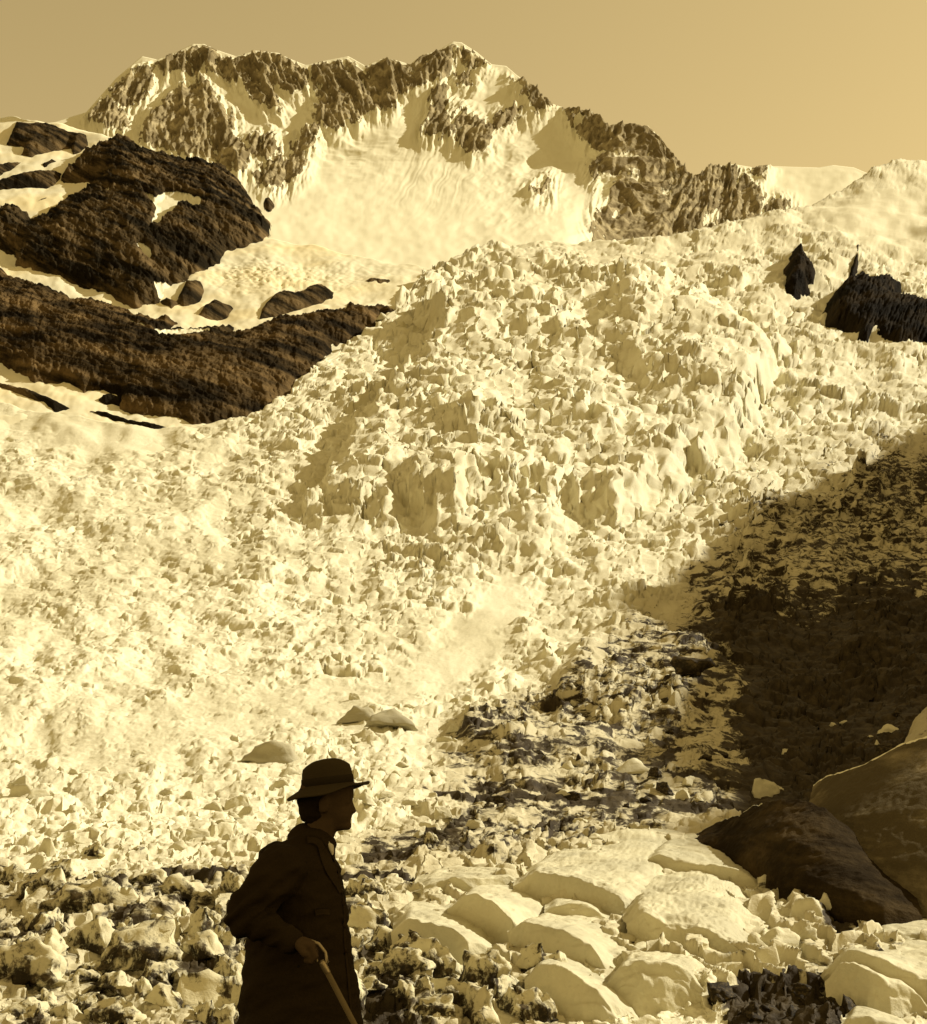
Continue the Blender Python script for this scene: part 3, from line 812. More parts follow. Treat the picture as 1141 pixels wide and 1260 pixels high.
knoll([(1000, 968), (1018, 955), (1040, 946), (1065, 938), (1090, 926), (1112, 914), (1141, 906), (1200, 890), (1260, 880)],
      [(985, 1060), (1020, 1090), (1060, 1110), (1100, 1120), (1141, 1130), (1200, 1140), (1260, 1145)], 99, 84, 'rear rock knoll with a bright painted sunlit crest line at the photo edge', 5, 0.17,
      crest_light(5, 12, 1.2), 3.0, M_KNOLL2)
knoll([(826, 1034), (850, 1024), (875, 1012), (905, 1000), (935, 990), (965, 984), (992, 984), (1012, 992), (1035, 1012), (1062, 1034), (1100, 1062), (1130, 1085)],
      [(836, 1036), (862, 1044), (888, 1056), (915, 1082), (945, 1100), (975, 1112), (1000, 1122), (1030, 1134), (1060, 1140), (1085, 1144), (1110, 1144), (1136, 1140)], 88, 79,
      'front rock knoll, dark and rounded, standing over the pale ice ridges', 25, 0.30, crest_light(2, 10, 0.42))
knoll([(1113, 915), (1118, 900), (1124, 888), (1134, 876), (1146, 866), (1180, 858), (1230, 870)], [(1108, 925), (1124, 930), (1141, 930), (1160, 930), (1180, 930), (1205, 930), (1235, 930)], 112, 104,
      'pale grey boulder standing behind the bright crest of the rear knoll', 45, 0.25, None, 3.0, mat_near_ice('pale_rock', 0.40, 0.6, (0.45, 0.40, 0.25)), 'rock_knoll', True)

# loose and standing blocks of ice
rng = np.random.default_rng(7)


def ice_mesh(name, seed, mat, shape, scallop=0.16, rough=0.05, cuts=5):
    """a broken lump: the hull of a few points, cut finely and hollowed by melt cups that meet in sharp ribs"""
    r_ = np.random.default_rng(seed)
    if shape == 'fin':          # a leaning ridge with an uneven crest
        n = int(r_.integers(3, 6))
        pts = [(x, r_.normal(0.05, 0.12), r_.uniform(0.45, 1.15)) for x in np.linspace(-0.75, 0.75, n) + r_.normal(0, 0.08, n)]
        pts += [(x, y * r_.uniform(0.8, 1.2), -0.55) for x, y in ((-1.05, -0.45), (-0.4, -0.7), (0.4, -0.7), (1.05, -0.4), (1.0, 0.5), (0.3, 0.75), (-0.4, 0.75), (-1.0, 0.5))]
        pts += [(r_.uniform(-0.9, 0.9), -r_.uniform(0.35, 0.6), r_.uniform(0.0, 0.45)) for _ in range(3)]
    elif shape == 'tent':       # a tilted block with one broad face
        pts = [(-0.95, -0.5, -0.4), (0.9, -0.62, -0.4), (1.1, 0.5, -0.4), (-0.9, 0.7, -0.4), (r_.uniform(-0.3, 0.3), -0.05, 0.75), (0.55, 0.2, r_.uniform(0.35, 0.6)), (-0.55, 0.1, r_.uniform(0.1, 0.4)), (0.2, 0.55, 0.3)]
    else:
        v = r_.normal(size=(15, 3)); v /= np.linalg.norm(v, axis=1)[:, None]
        pts = v * r_.uniform(0.75, 1.05, (15, 1)) * np.array([1.0, 0.85, 0.75])
    bm = bmesh.new()
    for p in pts:
        bm.verts.new(p)
    res = bmesh.ops.convex_hull(bm, input=bm.verts[:])
    bmesh.ops.delete(bm, geom=list({g for g in res['geom_interior'] + res['geom_unused'] if isinstance(g, bmesh.types.BMVert)}), context='VERTS')
    bmesh.ops.triangulate(bm, faces=bm.faces[:])
    bmesh.ops.subdivide_edges(bm, edges=bm.edges[:], cuts=cuts, use_grid_fill=True)
    bmesh.ops.triangulate(bm, faces=bm.faces[:])
    bmesh.ops.recalc_face_normals(bm, faces=bm.faces[:])
    bm.normal_update()
    p = np.array([w.co[:] for w in bm.verts]); n = np.array([w.normal[:] for w in bm.verts])
    ax, ay = p[:, 0] * 1.5 + 0.5 * p[:, 1] + seed, p[:, 2] * 1.5 + 0.55 * p[:, 1] + seed * 0.7
    f1, f2, _, _, _ = worley(ax + 0.25 * perlin(ax * 1.6, ay * 1.6, 3), ay, seed)
    g1, g2, _, _, _ = worley(ax * 2.3 + 9, ay * 2.0, seed + 1)
    d = scallop * (f1 - 0.5) * 1.5 + scallop * 0.5 * (g1 - 0.5) + rough * perlin3(p[:, 0] * 4, p[:, 1] * 4, p[:, 2] * 4, seed) + rough * 0.5 * perlin3(p[:, 0] * 10, p[:, 1] * 10, p[:, 2] * 10, seed + 3)
    p = p + n * d[:, None]
    for w, c in zip(bm.verts, p):
        w.co = c
    for f in bm.faces:
        f.smooth = True
    me = bpy.data.meshes.new(name)
    bm.to_mesh(me); bm.free()
    me.materials.append(mat)
    return me


GREY = [ice_mesh('grey_ice_boulder', 991 + i, M_GREY, 'tent', 0.14, 0.06) for i in range(3)]
PALE = [ice_mesh('ice_block', 900 + i, M_SLAB, ('lump', 'tent', 'fin')[i % 3], 0.12, 0.05) for i in range(9)]
HUM = [ice_mesh('ice_hummock', 930 + i, M_HUM, 'fin' if i % 4 else 'tent', 0.30, 0.06) for i in range(10)]
DARK = [ice_mesh('dirt_shade_ice_block', 960 + i, M_DARKICE, 'fin' if i % 2 else 'lump', 0.2, 0.06) for i in range(6)]


def block(me, name, u, v, size, label, cat, group=None, rz=None, sx=1.0, sink=0.25, tilt=0.25, pos=None):
    o = bpy.data.objects.new(name, me); COL.objects.link(o)
    p, k = on_ice(u, v)
    if pos is not None:
        p = Vector(pos)
    s = size * k
    o.location = (p.x, p.y, p.z + s * (0.55 - sink))
    o.rotation_euler = (rng.uniform(-tilt, tilt), rng.uniform(-tilt, tilt), rng.normal(-0.25, 0.6) + (math.pi if rng.random() < 0.35 else 0) if rz is None else rz)
    o.scale = (s * sx, s * rng.uniform(0.8, 1.1), s * rng.uniform(0.8, 1.15))
    return tag(o, label, cat, group)


HERO = [
    (GREY, 'ice_boulder', 333, 940, 34, 1.3, 'large grey sided ice boulder standing alone just behind the hat'),
    (GREY, 'ice_boulder', 480, 905, 26, 1.5, 'grey tilted ice boulder upslope to the right of the hat'),
    (GREY, 'ice_boulder', 440, 890, 22, 1.6, 'flat grey ice boulder next to the tilted one upslope of the hat'),
    (PALE, 'ice_block', 962, 1190, 30, 1.15, 'rounded white ice block between the pale ridges and the broad smooth slab'),
    (PALE, 'ice_pinnacle', 1022, 1140, 24, 0.8, 'jagged pale ice pinnacle at the foot of the dark front knoll'),
    (PALE, 'ice_block', 990, 1150, 22, 1.0, 'pale ice block leaning against the jagged pinnacle'),
    (PALE, 'ice_block', 1000, 1178, 17, 1.1, 'small white ice block between the jagged pinnacle and the rounded white block'),
    (HUM, 'ice_hummock', 30, 1215, 52, 1.5, 'big streaked ice hummock nearest to the bottom left corner'),
    (HUM, 'ice_hummock', 110, 1180, 44, 1.2, 'smaller ice hummock right beside the big corner hummock'),
    (HUM, 'ice_hummock', 175, 1200, 46, 1.3, 'broad tent shaped ice hummock midway between corner and man'),
    (HUM, 'ice_hummock', 235, 1195, 40, 1.0, 'tall ice hummock standing just behind the elbow of the man'),
    (HUM, 'ice_hummock', 280, 1230, 36, 0.9, 'small ice hummock touching the back outline of the coat'),
    (HUM, 'ice_hummock', 120, 1130, 38, 1.6, 'wide ice hummock up from the tent shaped one, at the top of the dirty band'),
    (HUM, 'ice_hummock', 50, 1120, 30, 1.3, 'ice hummock at the photo edge just below the clean pale ice'),
    (HUM, 'ice_hummock', 215, 1115, 34, 1.5, 'ice hummock up and left of the elbow, in the dirty band'),
    (HUM, 'ice_hummock', 470, 1178, 32, 1.0, 'ice hummock right in front of the chest of the man'),
    (HUM, 'ice_hummock', 530, 1220, 36, 1.1, 'dark hollowed ice hummock below the low pale ridge'),
    (HUM, 'ice_hummock', 590, 1225, 38, 1.1, 'dark hollowed ice hummock below the stepped grey ridge'),
    (DARK, 'dirt_shade_ice_block', 850, 850, 34, 1.3, 'debris covered ice block at the top of the dark stepped ice'),
    (PALE, 'ice_pinnacle', 778, 965, 26, 1.2, 'bright pointed ice pinnacle standing in the dirty ice above the knoll'),
    (PALE, 'ice_pinnacle', 940, 978, 20, 1.1, 'last bright ice pinnacle beside the shaded hollow above the knoll'),
    (PALE, 'ice_pinnacle', 925, 585, 13, 0.7, 'slim bright ice pinnacle at the upper edge of the big shadow'),
    (PALE, 'ice_pinnacle', 470, 400, 13, 0.9, 'pointed ice pinnacle against the tip of the dark cliff band'),
]
for i, (ms, n, u, v, sz, sx, lb) in enumerate(HERO):
    block(ms[i % len(ms)], n, u, v, sz * (0.8 if ms is HUM else 0.85), lb, 'ice block', 'ice blocks singled out on the glacier', sx=sx, rz=rng.uniform(-0.5, 0.3), sink=0.3, tilt=0.15)

placed = [(h[2], h[3], h[4]) for h in HERO]
LAND = [(405, 950, 'the hat'), (285, 1120, 'the elbow of the man'), (333, 925, 'the grey sided boulder'), (470, 898, 'the tilted grey boulders'), (30, 1200, 'the big corner hummock'),
        (778, 960, 'the pointed pinnacle'), (950, 978, 'the last pinnacle'), (120, 1087, 'the upper edge of the dirty band'), (690, 1060, 'the largest pale ridge'), (840, 1030, 'the tip of the front knoll'),
        (850, 850, 'the top debris block'), (570, 1078, 'the thin flat ice shelf'), (600, 830, 'the smooth snow lane'), (470, 1175, 'the chest hummock'), (560, 1222, 'the hollowed hummocks'),
        (175, 1200, 'the tent shaped hummock'), (720, 980, 'the dirty ice band'), (60, 1000, 'the pale edge slope')]
ORD = ['', 'second ', 'third ', 'fourth ', 'fifth ', 'sixth ', 'seventh ', 'eighth ', 'ninth ', 'tenth ', 'eleventh ', 'twelfth ', 'thirteenth ', 'fourteenth ', 'fifteenth ', 'sixteenth ', 'seventeenth ', 'eighteenth ', 'nineteenth ', 'twentieth ']
DIRW = ['to the right of', 'below and right of', 'straight below', 'below and left of', 'to the left of', 'up and left of', 'straight above', 'up and right of']
cand = []
for _ in range(9000):
    if len(cand) >= 270:
        break
    u = rng.uniform(-10, 1150)
    v = 1262 - 400 * rng.uniform(0, 1) ** 1.9
    if v > 1010 and 470 < u < 1150 and not (v > 1195 and u < 690) and not (v > 1228 and 890 < u < 1050) and (v > 1055 or u > 820):
        continue
    if v < 930 and u < 420:
        continue
    sz = np.interp(v, [840, 950, 1050, 1120, 1260], [6, 8, 11, 16, 22]) * rng.uniform(0.6, 1.35)
    if any((u - a) ** 2 + ((v - b) * 1.7) ** 2 < (0.60 * (sz + c)) ** 2 for a, b, c in placed):
        continue
    placed.append((u, v, sz))
    kind = 'dark' if v > 1220 and u > 880 else 'hum' if v > rng.uniform(1030, 1115) else ('dark' if u > 560 and 860 < v < 1010 and rng.random() < 0.5 else 'pale')  # dark blocks low on the right carry painted shadow in their colour
    L = min(LAND, key=lambda l: math.hypot(u - l[0], v - l[1]))
    dr = DIRW[int(round(math.atan2(v - L[1], u - L[0]) / (math.pi / 4))) % 8]
    cand.append([u, v, sz, kind, L[2], dr, math.hypot(u - L[0], v - L[1])])
from collections import defaultdict
keyed = defaultdict(list)
for c in cand:
    keyed[(c[3], c[4], c[5])].append(c)
NOUN = {'hum': ('dirty ice hummock', HUM, 'ice_hummock', 'dirty ice hummocks of the foreground'), 'dark': ('debris covered ice block', DARK, 'dirt_shade_ice_block', 'ice blocks dark with debris or painted shadow'),  # dark blocks low on the right are painted for shadow, not debris covered
        'pale': ('pale ice block', PALE, 'ice_block', 'small ice blocks behind the man')}
for key, lst in keyed.items():
    lst.sort(key=lambda c: c[6])
    noun, ms, nm, g = NOUN[key[0]]
    for i, c in enumerate(lst):
        lb = '%s, %snearest %s %s' % (noun, ORD[i] if i < len(ORD) else 'further ', key[2], key[1])
        if key[0] == 'dark' and c[1] > 1220:
            c[2] *= 0.7
        block(ms[int(rng.integers(len(ms)))], nm, c[0], c[1], c[2], lb, 'ice block', g, sx=rng.uniform(0.9, 1.6), sink=0.35 if key[0] == 'hum' else 0.45, tilt=0.22)

# ------------------------------------------------------------------ the rock ledge the man stands on
def ledge_h(x, y):
    edge_ = sstep(6.6, 9.5, y + 0.7 * perlin(x / 1.6, y / 1.6, 601)) + sstep(7, 14, np.abs(x))
    return 0.05 * fbm(x / 0.9, y / 0.9, 4, 602) * sstep(0.0, 1.0, np.hypot(x + 0.6, y - 5)) - 14 * np.clip(edge_, 0, 1.4) - 0.25 * sstep(5.6, 7.5, y)


lx, ly = np.meshgrid(np.linspace(-14, 14, 150), np.linspace(-10, 26, 190))
LH = ledge_h(lx, ly) - 0.0
LH = LH - 6 * sstep(-4, -10, ly)
tag(mesh_from('rock_ledge', np.stack([lx, ly, LH], -1).reshape(-1, 3), grid_faces(190, 150), M_WALLR, True), 'rough rock ledge above the ice on which the man stands', kind='structure')

# ------------------------------------------------------------------ the man, seen from the side, looking to the right
def cloth(name, col, col2, scale=40.0):
    m = NT(name, 0.95, 0.05)
    a = m.noise(scale, 4, 0.6); b = m.noise(5.0, 4, 0.6)
    m.bump(m.math('ADD', a, b), 0.35, 0.01)
    return m.color(m.mix(m.math('ADD', m.math('MULTIPLY', a, 0.4), m.math('MULTIPLY', b, 0.6)), col, col2))


M_SKIN = cloth('skin', (0.055, 0.036, 0.018), (0.075, 0.048, 0.024), 60)
M_COAT = cloth('coat_cloth', (0.012, 0.0082, 0.0038), (0.034, 0.0225, 0.0098), 90)
M_TROU = cloth('trouser_cloth', (0.008, 0.006, 0.0035), (0.014, 0.0105, 0.006), 90)
M_FELT = cloth('hat_felt', (0.034, 0.025, 0.012), (0.052, 0.038, 0.018), 60)
M_BANDC = cloth('hat_ribbon', (0.022, 0.016, 0.008), (0.03, 0.022, 0.011), 60)
M_HAIR = cloth('hair', (0.012, 0.008, 0.004), (0.022, 0.015, 0.007), 120)
M_LINEN = cloth('white_linen', (0.55, 0.50, 0.36), (0.62, 0.56, 0.40), 60)
M_BOOT = cloth('boot_leather', (0.02, 0.013, 0.006), (0.035, 0.022, 0.01), 60)
M_WOOD = cloth('stick_wood', (0.12, 0.09, 0.045), (0.20, 0.15, 0.075), 30)
M_METAL = NT('grip_metal', 0.4, 1.0).color(NT('unused', 0.5, 0.5).mix(0.0, (0.24, 0.19, 0.11), (0.2, 0.2, 0.2))) if False else None
mm = NT('grip_metal', 0.38, 1.0); mm.b.inputs['Metallic'].default_value = 0.7; mm.b.inputs['Base Color'].default_value = (0.30, 0.235, 0.13, 1); M_METAL = mm.m


def J(u, v, y=0.0):
    return P(u, v, 5.0 + y)


PX = 5.0 / F_PX


class Solid:
    def __init__(s): s.v = []; s.f = []; s.k = 0

    def add(s, v, f):
        s.f += [tuple(i + s.k for i in q_) for q_ in f]; s.v += [tuple(c) for c in v]; s.k += len(v)

    def rings(s, pts, rad, seg=20, caps=5):
        """a closed tube through pts; rad: (along picture, across) radii per point; round ends"""
        pts = [np.asarray(p, float) for p in pts]
        rad = [(r, r) if np.isscalar(r) else r for r in rad]
        fr = []
        n = len(pts)
        for i in range(n):
            t = pts[min(i + 1, n - 1)] - pts[max(i - 1, 0)]
            t /= np.linalg.norm(t)
            side = np.array([0, 1.0, 0]) - t * t[1]
            if np.linalg.norm(side) < 0.25:
                side = np.array([1.0, 0, 0]) - t * t[0]
            side /= np.linalg.norm(side)
            fr.append((pts[i], t, np.cross(side, t), side, rad[i]))
        full = []
        p, t, a, b, r = fr[0]
        for j in range(1, caps + 1):
            an = math.pi / 2 * j / (caps + 1); full.append((p - t * math.cos(an) * min(r), a, b, (r[0] * math.sin(an), r[1] * math.sin(an))))
        full += [(p, a, b, r) for p, t, a, b, r in fr]
        p, t, a, b, r = fr[-1]
        for j in range(caps, 0, -1):
            an = math.pi / 2 * j / (caps + 1); full.append((p + t * math.cos(an) * min(r), a, b, (r[0] * math.sin(an), r[1] * math.sin(an))))
        ang = np.linspace(0, 2 * math.pi, seg, endpoint=False)
        v = []
        for p, a, b, r in full:
            for q_ in ang: v.append(p + a * (r[0] * math.cos(q_)) + b * (r[1] * math.sin(q_)))
        v.append(fr[0][0] - fr[0][1] * min(fr[0][4])); v.append(fr[-1][0] + fr[-1][1] * min(fr[-1][4]))
        f = []
        m = len(full)
        for i in range(m - 1):
            for j in range(seg):
                k = (j + 1) % seg
                f.append((i * seg + j, i * seg + k, (i + 1) * seg + k, (i + 1) * seg + j))
        for j in range(seg):
            k = (j + 1) % seg
            f.append((m * seg, k, j)); f.append((m * seg + 1, (m - 1) * seg + j, (m - 1) * seg + k))
        s.add(v, f)
        return s

    def ball(s, c, r, rot=0.0, seg=20):
        r = (r, r, r) if np.isscalar(r) else r
        c = np.asarray(c, float); v = []; f = []
        n = seg // 2
        for i in range(1, n):
            a = math.pi * i / n
            for j in range(seg):
                b = 2 * math.pi * j / seg
                x, y, z = r[0] * math.sin(a) * math.cos(b), r[1] * math.sin(a) * math.sin(b), r[2] * math.cos(a)
                v.append(c + np.array([x * math.cos(rot) + z * math.sin(rot), y, -x * math.sin(rot) + z * math.cos(rot)]))
        t_ = len(v)
        v.append(c + np.array([r[2] * math.sin(rot), 0, r[2] * math.cos(rot)])); v.append(c - np.array([r[2] * math.sin(rot), 0, r[2] * math.cos(rot)]))
        for i in range(n - 2):
            for j in range(seg):
                k = (j + 1) % seg
                f.append((i * seg + j, (i + 1) * seg + j, (i + 1) * seg + k, i * seg + k))
        for j in range(seg):
            k = (j + 1) % seg
            f.append((t_, j, k)); f.append((t_ + 1, (n - 2) * seg + k, (n - 2) * seg + j))
        s.add(v, f)
        return s

    def raw(s, name, mat, parent=None, smooth=True):
        me = bpy.data.meshes.new(name); me.from_pydata(s.v, [], s.f); me.update()
        bm = bmesh.new(); bm.from_mesh(me); bmesh.ops.recalc_face_normals(bm, faces=bm.faces[:]); bm.to_mesh(me); bm.free()
        for p in me.polygons: p.use_smooth = smooth
        me.materials.append(mat)
        o = bpy.data.objects.new(name, me); COL.objects.link(o)
        if parent is not None: o.parent = parent
        return o

    def remesh(s, name, mat, parent=None, vox=0.006, it=3, disp=None):
        o = s.raw('tmp_' + name, mat)
        a = o.modifiers.new('r', 'REMESH'); a.mode = 'VOXEL'; a.voxel_size = vox; a.use_smooth_shade = True
        b = o.modifiers.new('s', 'SMOOTH'); b.factor = 0.5; b.iterations = it
        dg = bpy.context.evaluated_depsgraph_get()
        me = bpy.data.meshes.new_from_object(o.evaluated_get(dg))
        old = o.data
        bpy.data.objects.remove(o); bpy.data.meshes.remove(old)
        me.name = name
        if disp is not None:
            c = np.zeros(len(me.vertices) * 3); me.vertices.foreach_get('co', c); c = c.reshape(-1, 3)
            nn = np.zeros(len(me.vertices) * 3); me.vertices.foreach_get('normal', nn); nn = nn.reshape(-1, 3)
            c += nn * disp(c)[:, None]
            me.vertices.foreach_set('co', c.ravel()); me.update()
        me.materials.clear(); me.materials.append(mat)
        for p in me.polygons: p.use_smooth = True
        o = bpy.data.objects.new(name, me); COL.objects.link(o)
        if parent is not None: o.parent = parent
        return o


# --- body (head, neck, trunk, arms, hands, legs) as one skin
b = Solid()
hr = 0.10      # tilt of the head
b.ball(J(402, 976), (0.100, 0.076, 0.098), hr)                       # skull
b.ball(J(399, 990), (0.088, 0.070, 0.075), hr)
b.ball(J(417, 1000), (0.050, 0.052, 0.058), 0.25)                   # face
b.rings([J(402, 1008), J(420, 1013), J(427.0, 1016)], [(0.034, 0.046), (0.030, 0.036), (0.017, 0.024)], 16)     # jaw and chin
b.rings([J(430.5, 983), J(433.5, 991), J(435.6, 998)], [(0.006, 0.009), (0.007, 0.010), (0.0085, 0.014)], 12, 3)    # nose
b.ball(J(436.0, 998.6), (0.0085, 0.011, 0.007), 0.0, 12)
b.ball(J(429.5, 981), (0.012, 0.046, 0.010), 0.3, 14)               # brow
b.ball(J(430.2, 1006.0), (0.0085, 0.022, 0.0055), 0.2, 12)             # lips
b.ball(J(429.5, 1009.4), (0.008, 0.020, 0.0055), 0.2, 12)
b.ball(J(399, 990, -0.078), (0.020, 0.010, 0.032), 0.15, 14)         # ears
b.ball(J(399, 990, 0.078), (0.020, 0.010, 0.032), 0.15, 14)
for sy in (-1, 1):
    b.ball(J(427.5, 985.5, sy * 0.032), (0.010, 0.012, 0.010), 0, 12)
b.rings([J(402, 1000), J(394, 1022), J(384, 1046)], [(0.060, 0.056), (0.056, 0.056), (0.058, 0.065)], 18)          # neck
b.rings([J(380, 1072), J(374, 1098), J(372, 1145), J(371, 1195), J(372, 1225)], [(0.075, 0.12), (0.105, 0.155), (0.108, 0.145), (0.125, 0.165), (0.12, 0.165)], 24)
# near arm, bent at the elbow, hand at the grip of the stick
SHN, ELN, WRN = J(346, 1070, -0.20), J(297, 1128, -0.27), J(362, 1158, -0.30)
b.rings([SHN + np.array([0.005, 0.03, -0.02]), (SHN + ELN) / 2, ELN], [0.048, 0.052, 0.043], 16)
b.rings([ELN, (ELN + WRN) / 2, WRN], [0.043, 0.038, 0.027], 16)
# far arm hangs on the other side
SHF, ELF, WRF = J(372, 1068, 0.21), J(360, 1140, 0.27), J(402, 1200, 0.22)
b.rings([SHF, (SHF + ELF) / 2, ELF], [0.058, 0.052, 0.043], 16)
b.rings([ELF, (ELF + WRF) / 2, WRF], [0.043, 0.036, 0.027], 16)


def hand(wrist, palm_end, flip, grip=1.0):
    d = palm_end - wrist; L = np.linalg.norm(d); d /= L
    side = np.array([0, 1.0, 0]) - d * d[1]; side /= np.linalg.norm(side)
    up = np.cross(side, d)
    if up[2] < 0: up = -up
    b.rings([wrist, wrist + d * L * 0.5, palm_end], [(0.020, 0.028), (0.021, 0.040), (0.017, 0.042)], 16, 3)
    for i, (o_, ln) in enumerate(zip((-0.031, -0.011, 0.010, 0.030), (0.92, 1.0, 0.95, 0.76))):
        k = palm_end + side * o_ * flip
        # three phalanges closing round the grip
        c1, c2, c3 = [math.radians(x * grip) for x in (48 + 4 * i, 118 + 3 * i, 185)]
        p1 = k + (d * math.cos(c1) - up * math.sin(c1)) * 0.040 * ln
        p2 = p1 + (d * math.cos(c2) - up * math.sin(c2)) * 0.027 * ln
        p3 = p2 + (d * math.cos(c3) - up * math.sin(c3)) * 0.020 * ln
        b.rings([k - d * 0.015, k, p1], [0.0098, 0.0102, 0.0094], 10, 3)
        b.rings([p1, p2], [0.0094, 0.0084], 10, 3)
        b.rings([p2, p3], [0.0084, 0.0072], 10, 3)
    t0 = wrist + d * L * 0.35 + side * 0.030 * -flip - up * 0.006
    t1 = t0 + d * 0.030 - up * 0.022 + side * 0.012 * -flip
    t2 = t1 + d * 0.026 - up * 0.010 + side * 0.022 * flip
    b.rings([t0, t1], [0.0145, 0.0118], 10, 3)
    b.rings([t1, t2], [0.0115, 0.0085], 10, 3)


hand(WRN, J(384, 1163, -0.305), 1.0)
hand(WRF, J(416, 1217, 0.21), -1.0, 0.55)
GR = 0.0
HIPN, HIPF = J(364, 1228, -0.09), J(376, 1228, 0.09)
FTN, FTF = np.array([-0.62, 4.90, 0.085]), np.array([-0.46, 5.13, 0.085])
KNN, KNF = (HIPN + FTN) / 2 + np.array([0.05, 0, 0.02]), (HIPF + FTF) / 2 + np.array([0.05, 0, 0.02])
for hp, kn, ft in ((HIPN, KNN, FTN), (HIPF, KNF, FTF)):
    b.rings([hp, (hp + kn) / 2, kn], [0.088, 0.074, 0.056], 18)
    b.rings([kn, kn * 0.6 + ft * 0.4, ft], [0.056, 0.055, 0.036], 18)
    b.rings([ft + np.array([-0.04, 0, -0.035]), ft + np.array([0.08, 0, -0.045]), ft + np.array([0.16, 0, -0.055])], [(0.032, 0.036), (0.030, 0.042), (0.020, 0.036)], 14, 3)
man = b.remesh('person', M_SKIN, None, 0.0055, 2)
tag(man, 'man in dark coat and brimmed hat seen in profile, holding a walking stick', 'person')

# --- coat
c = Solid()
c.rings([J(386, 1044), J(379, 1060), J(369, 1095), J(368, 1130), J(368, 1170), J(368, 1215), J(367, 1262), J(366, 1310)],
        [(0.082, 0.10), (0.120, 0.180), (0.168, 0.205), (0.178, 0.195), (0.186, 0.190), (0.212, 0.205), (0.222, 0.215), (0.225, 0.22)], 28)
c.rings([J(378, 1056), J(346, 1070, -0.16)], [0.090, 0.092], 18)
c.rings([J(340, 1058, -0.04), J(330, 1088, -0.08), J(340, 1130, -0.03)], [0.066, 0.075, 0.09], 18)       # rounded upper back
c.rings([SHN, J(322, 1100, -0.25), ELN + np.array([0.005, 0, 0])], [0.092, 0.078, 0.064], 18)
c.rings([ELN + np.array([0.006, 0, 0.0]), (ELN + WRN) / 2, WRN + (ELN - WRN) * 0.06], [0.063, 0.053, 0.043], 18, 2)
c.rings([J(378, 1050), SHF], [0.085, 0.088], 18)
c.rings([SHF, (SHF + ELF) / 2, ELF], [0.090, 0.070, 0.060], 18)
c.rings([ELF, (ELF + WRF) / 2, WRF + (ELF - WRF) * 0.06], [0.060, 0.052, 0.043], 18, 2)
c.rings([J(374, 1034), J(382, 1046)], [(0.060, 0.078), (0.075, 0.09)], 18, 3)       # turned up collar at the nape


def folds(p):
    x, y, z = p.T
    f = 0.009 * fbm((x + 0.8 * z) * 7, (z - 0.5 * x) * 16 + y * 3, 3, 701)
    arm = np.exp(-(((x - ELN[0] - 0.04) / 0.12) ** 2 + ((z - ELN[2] - 0.02) / 0.12) ** 2)) * (y < 4.85)
    f += 0.010 * arm * np.sin((x * 0.8 - z) * 95 + 3 * perlin(x * 12, z * 12, 5))
    f += 0.007 * np.sin((x + 0.1 * z) * 38 + 3 * perlin(x * 4, z * 3, 8)) * sstep(1.05, 0.80, z)
    return f


coat = c.remesh('coat', M_COAT, man, 0.0075, 4, folds)


def strip(name, pts, width, mat, parent, thick=0.006, n=14, depth_in=0.0):
    """a flat cloth strip lying on the coat's near side: pts are picture points, drawn onto the coat by rays"""
    q_ = resample(pts, n)
    dg = bpy.context.evaluated_depsgraph_get(); dg.update()
    ev = coat.evaluated_get(dg)
    rows = []
    for i, (u, v) in enumerate(q_):
        a_, b_ = q_[max(i - 1, 0)], q_[min(i + 1, n - 1)]
        t_ = (b_ - a_) / max(np.hypot(*(b_ - a_)), 1e-6)
        nrm = np.array([-t_[1], t_[0]])
        w_ = width(i / (n - 1)) if callable(width) else width
        r_ = []
        for s_ in np.linspace(-0.5, 0.5, 5):
            pu, pv = u + nrm[0] * s_ * w_, v + nrm[1] * s_ * w_
            o_ = Vector((0, 0, CAM_Z)); d_ = (Vector(P(pu, pv, 5.0)) - o_).normalized()
            hit, loc, no, _ = ev.ray_cast(o_, d_)
            r_.append(np.array(loc) - np.array(d_) * thick if hit else None)
        for k in range(5):
            if r_[k] is None:
                g = [x for x in r_ if x is not None]
                r_[k] = g[-1] if g else np.array(P(u, v, 4.95))
        rows.append(r_)
    G2 = np.array(rows)
    back_ = G2.copy(); back_[..., 1] += thick * 1.6
    vv = np.concatenate([G2.reshape(-1, 3), back_.reshape(-1, 3)])
    fc = grid_faces(n, 5)
    k = n * 5
    rim = list(range(5)) + [i * 5 + 4 for i in range(1, n)] + [(n - 1) * 5 + j for j in (3, 2, 1, 0)] + [i * 5 for i in range(n - 2, 0, -1)]
    side = np.array([[a1, b1, b1 + k, a1 + k] for a1, b1 in zip(rim, rim[1:] + rim[:1])])
    return mesh_from(name, vv, np.concatenate([fc, fc[:, ::-1] + k, side]), mat, True, None, parent)


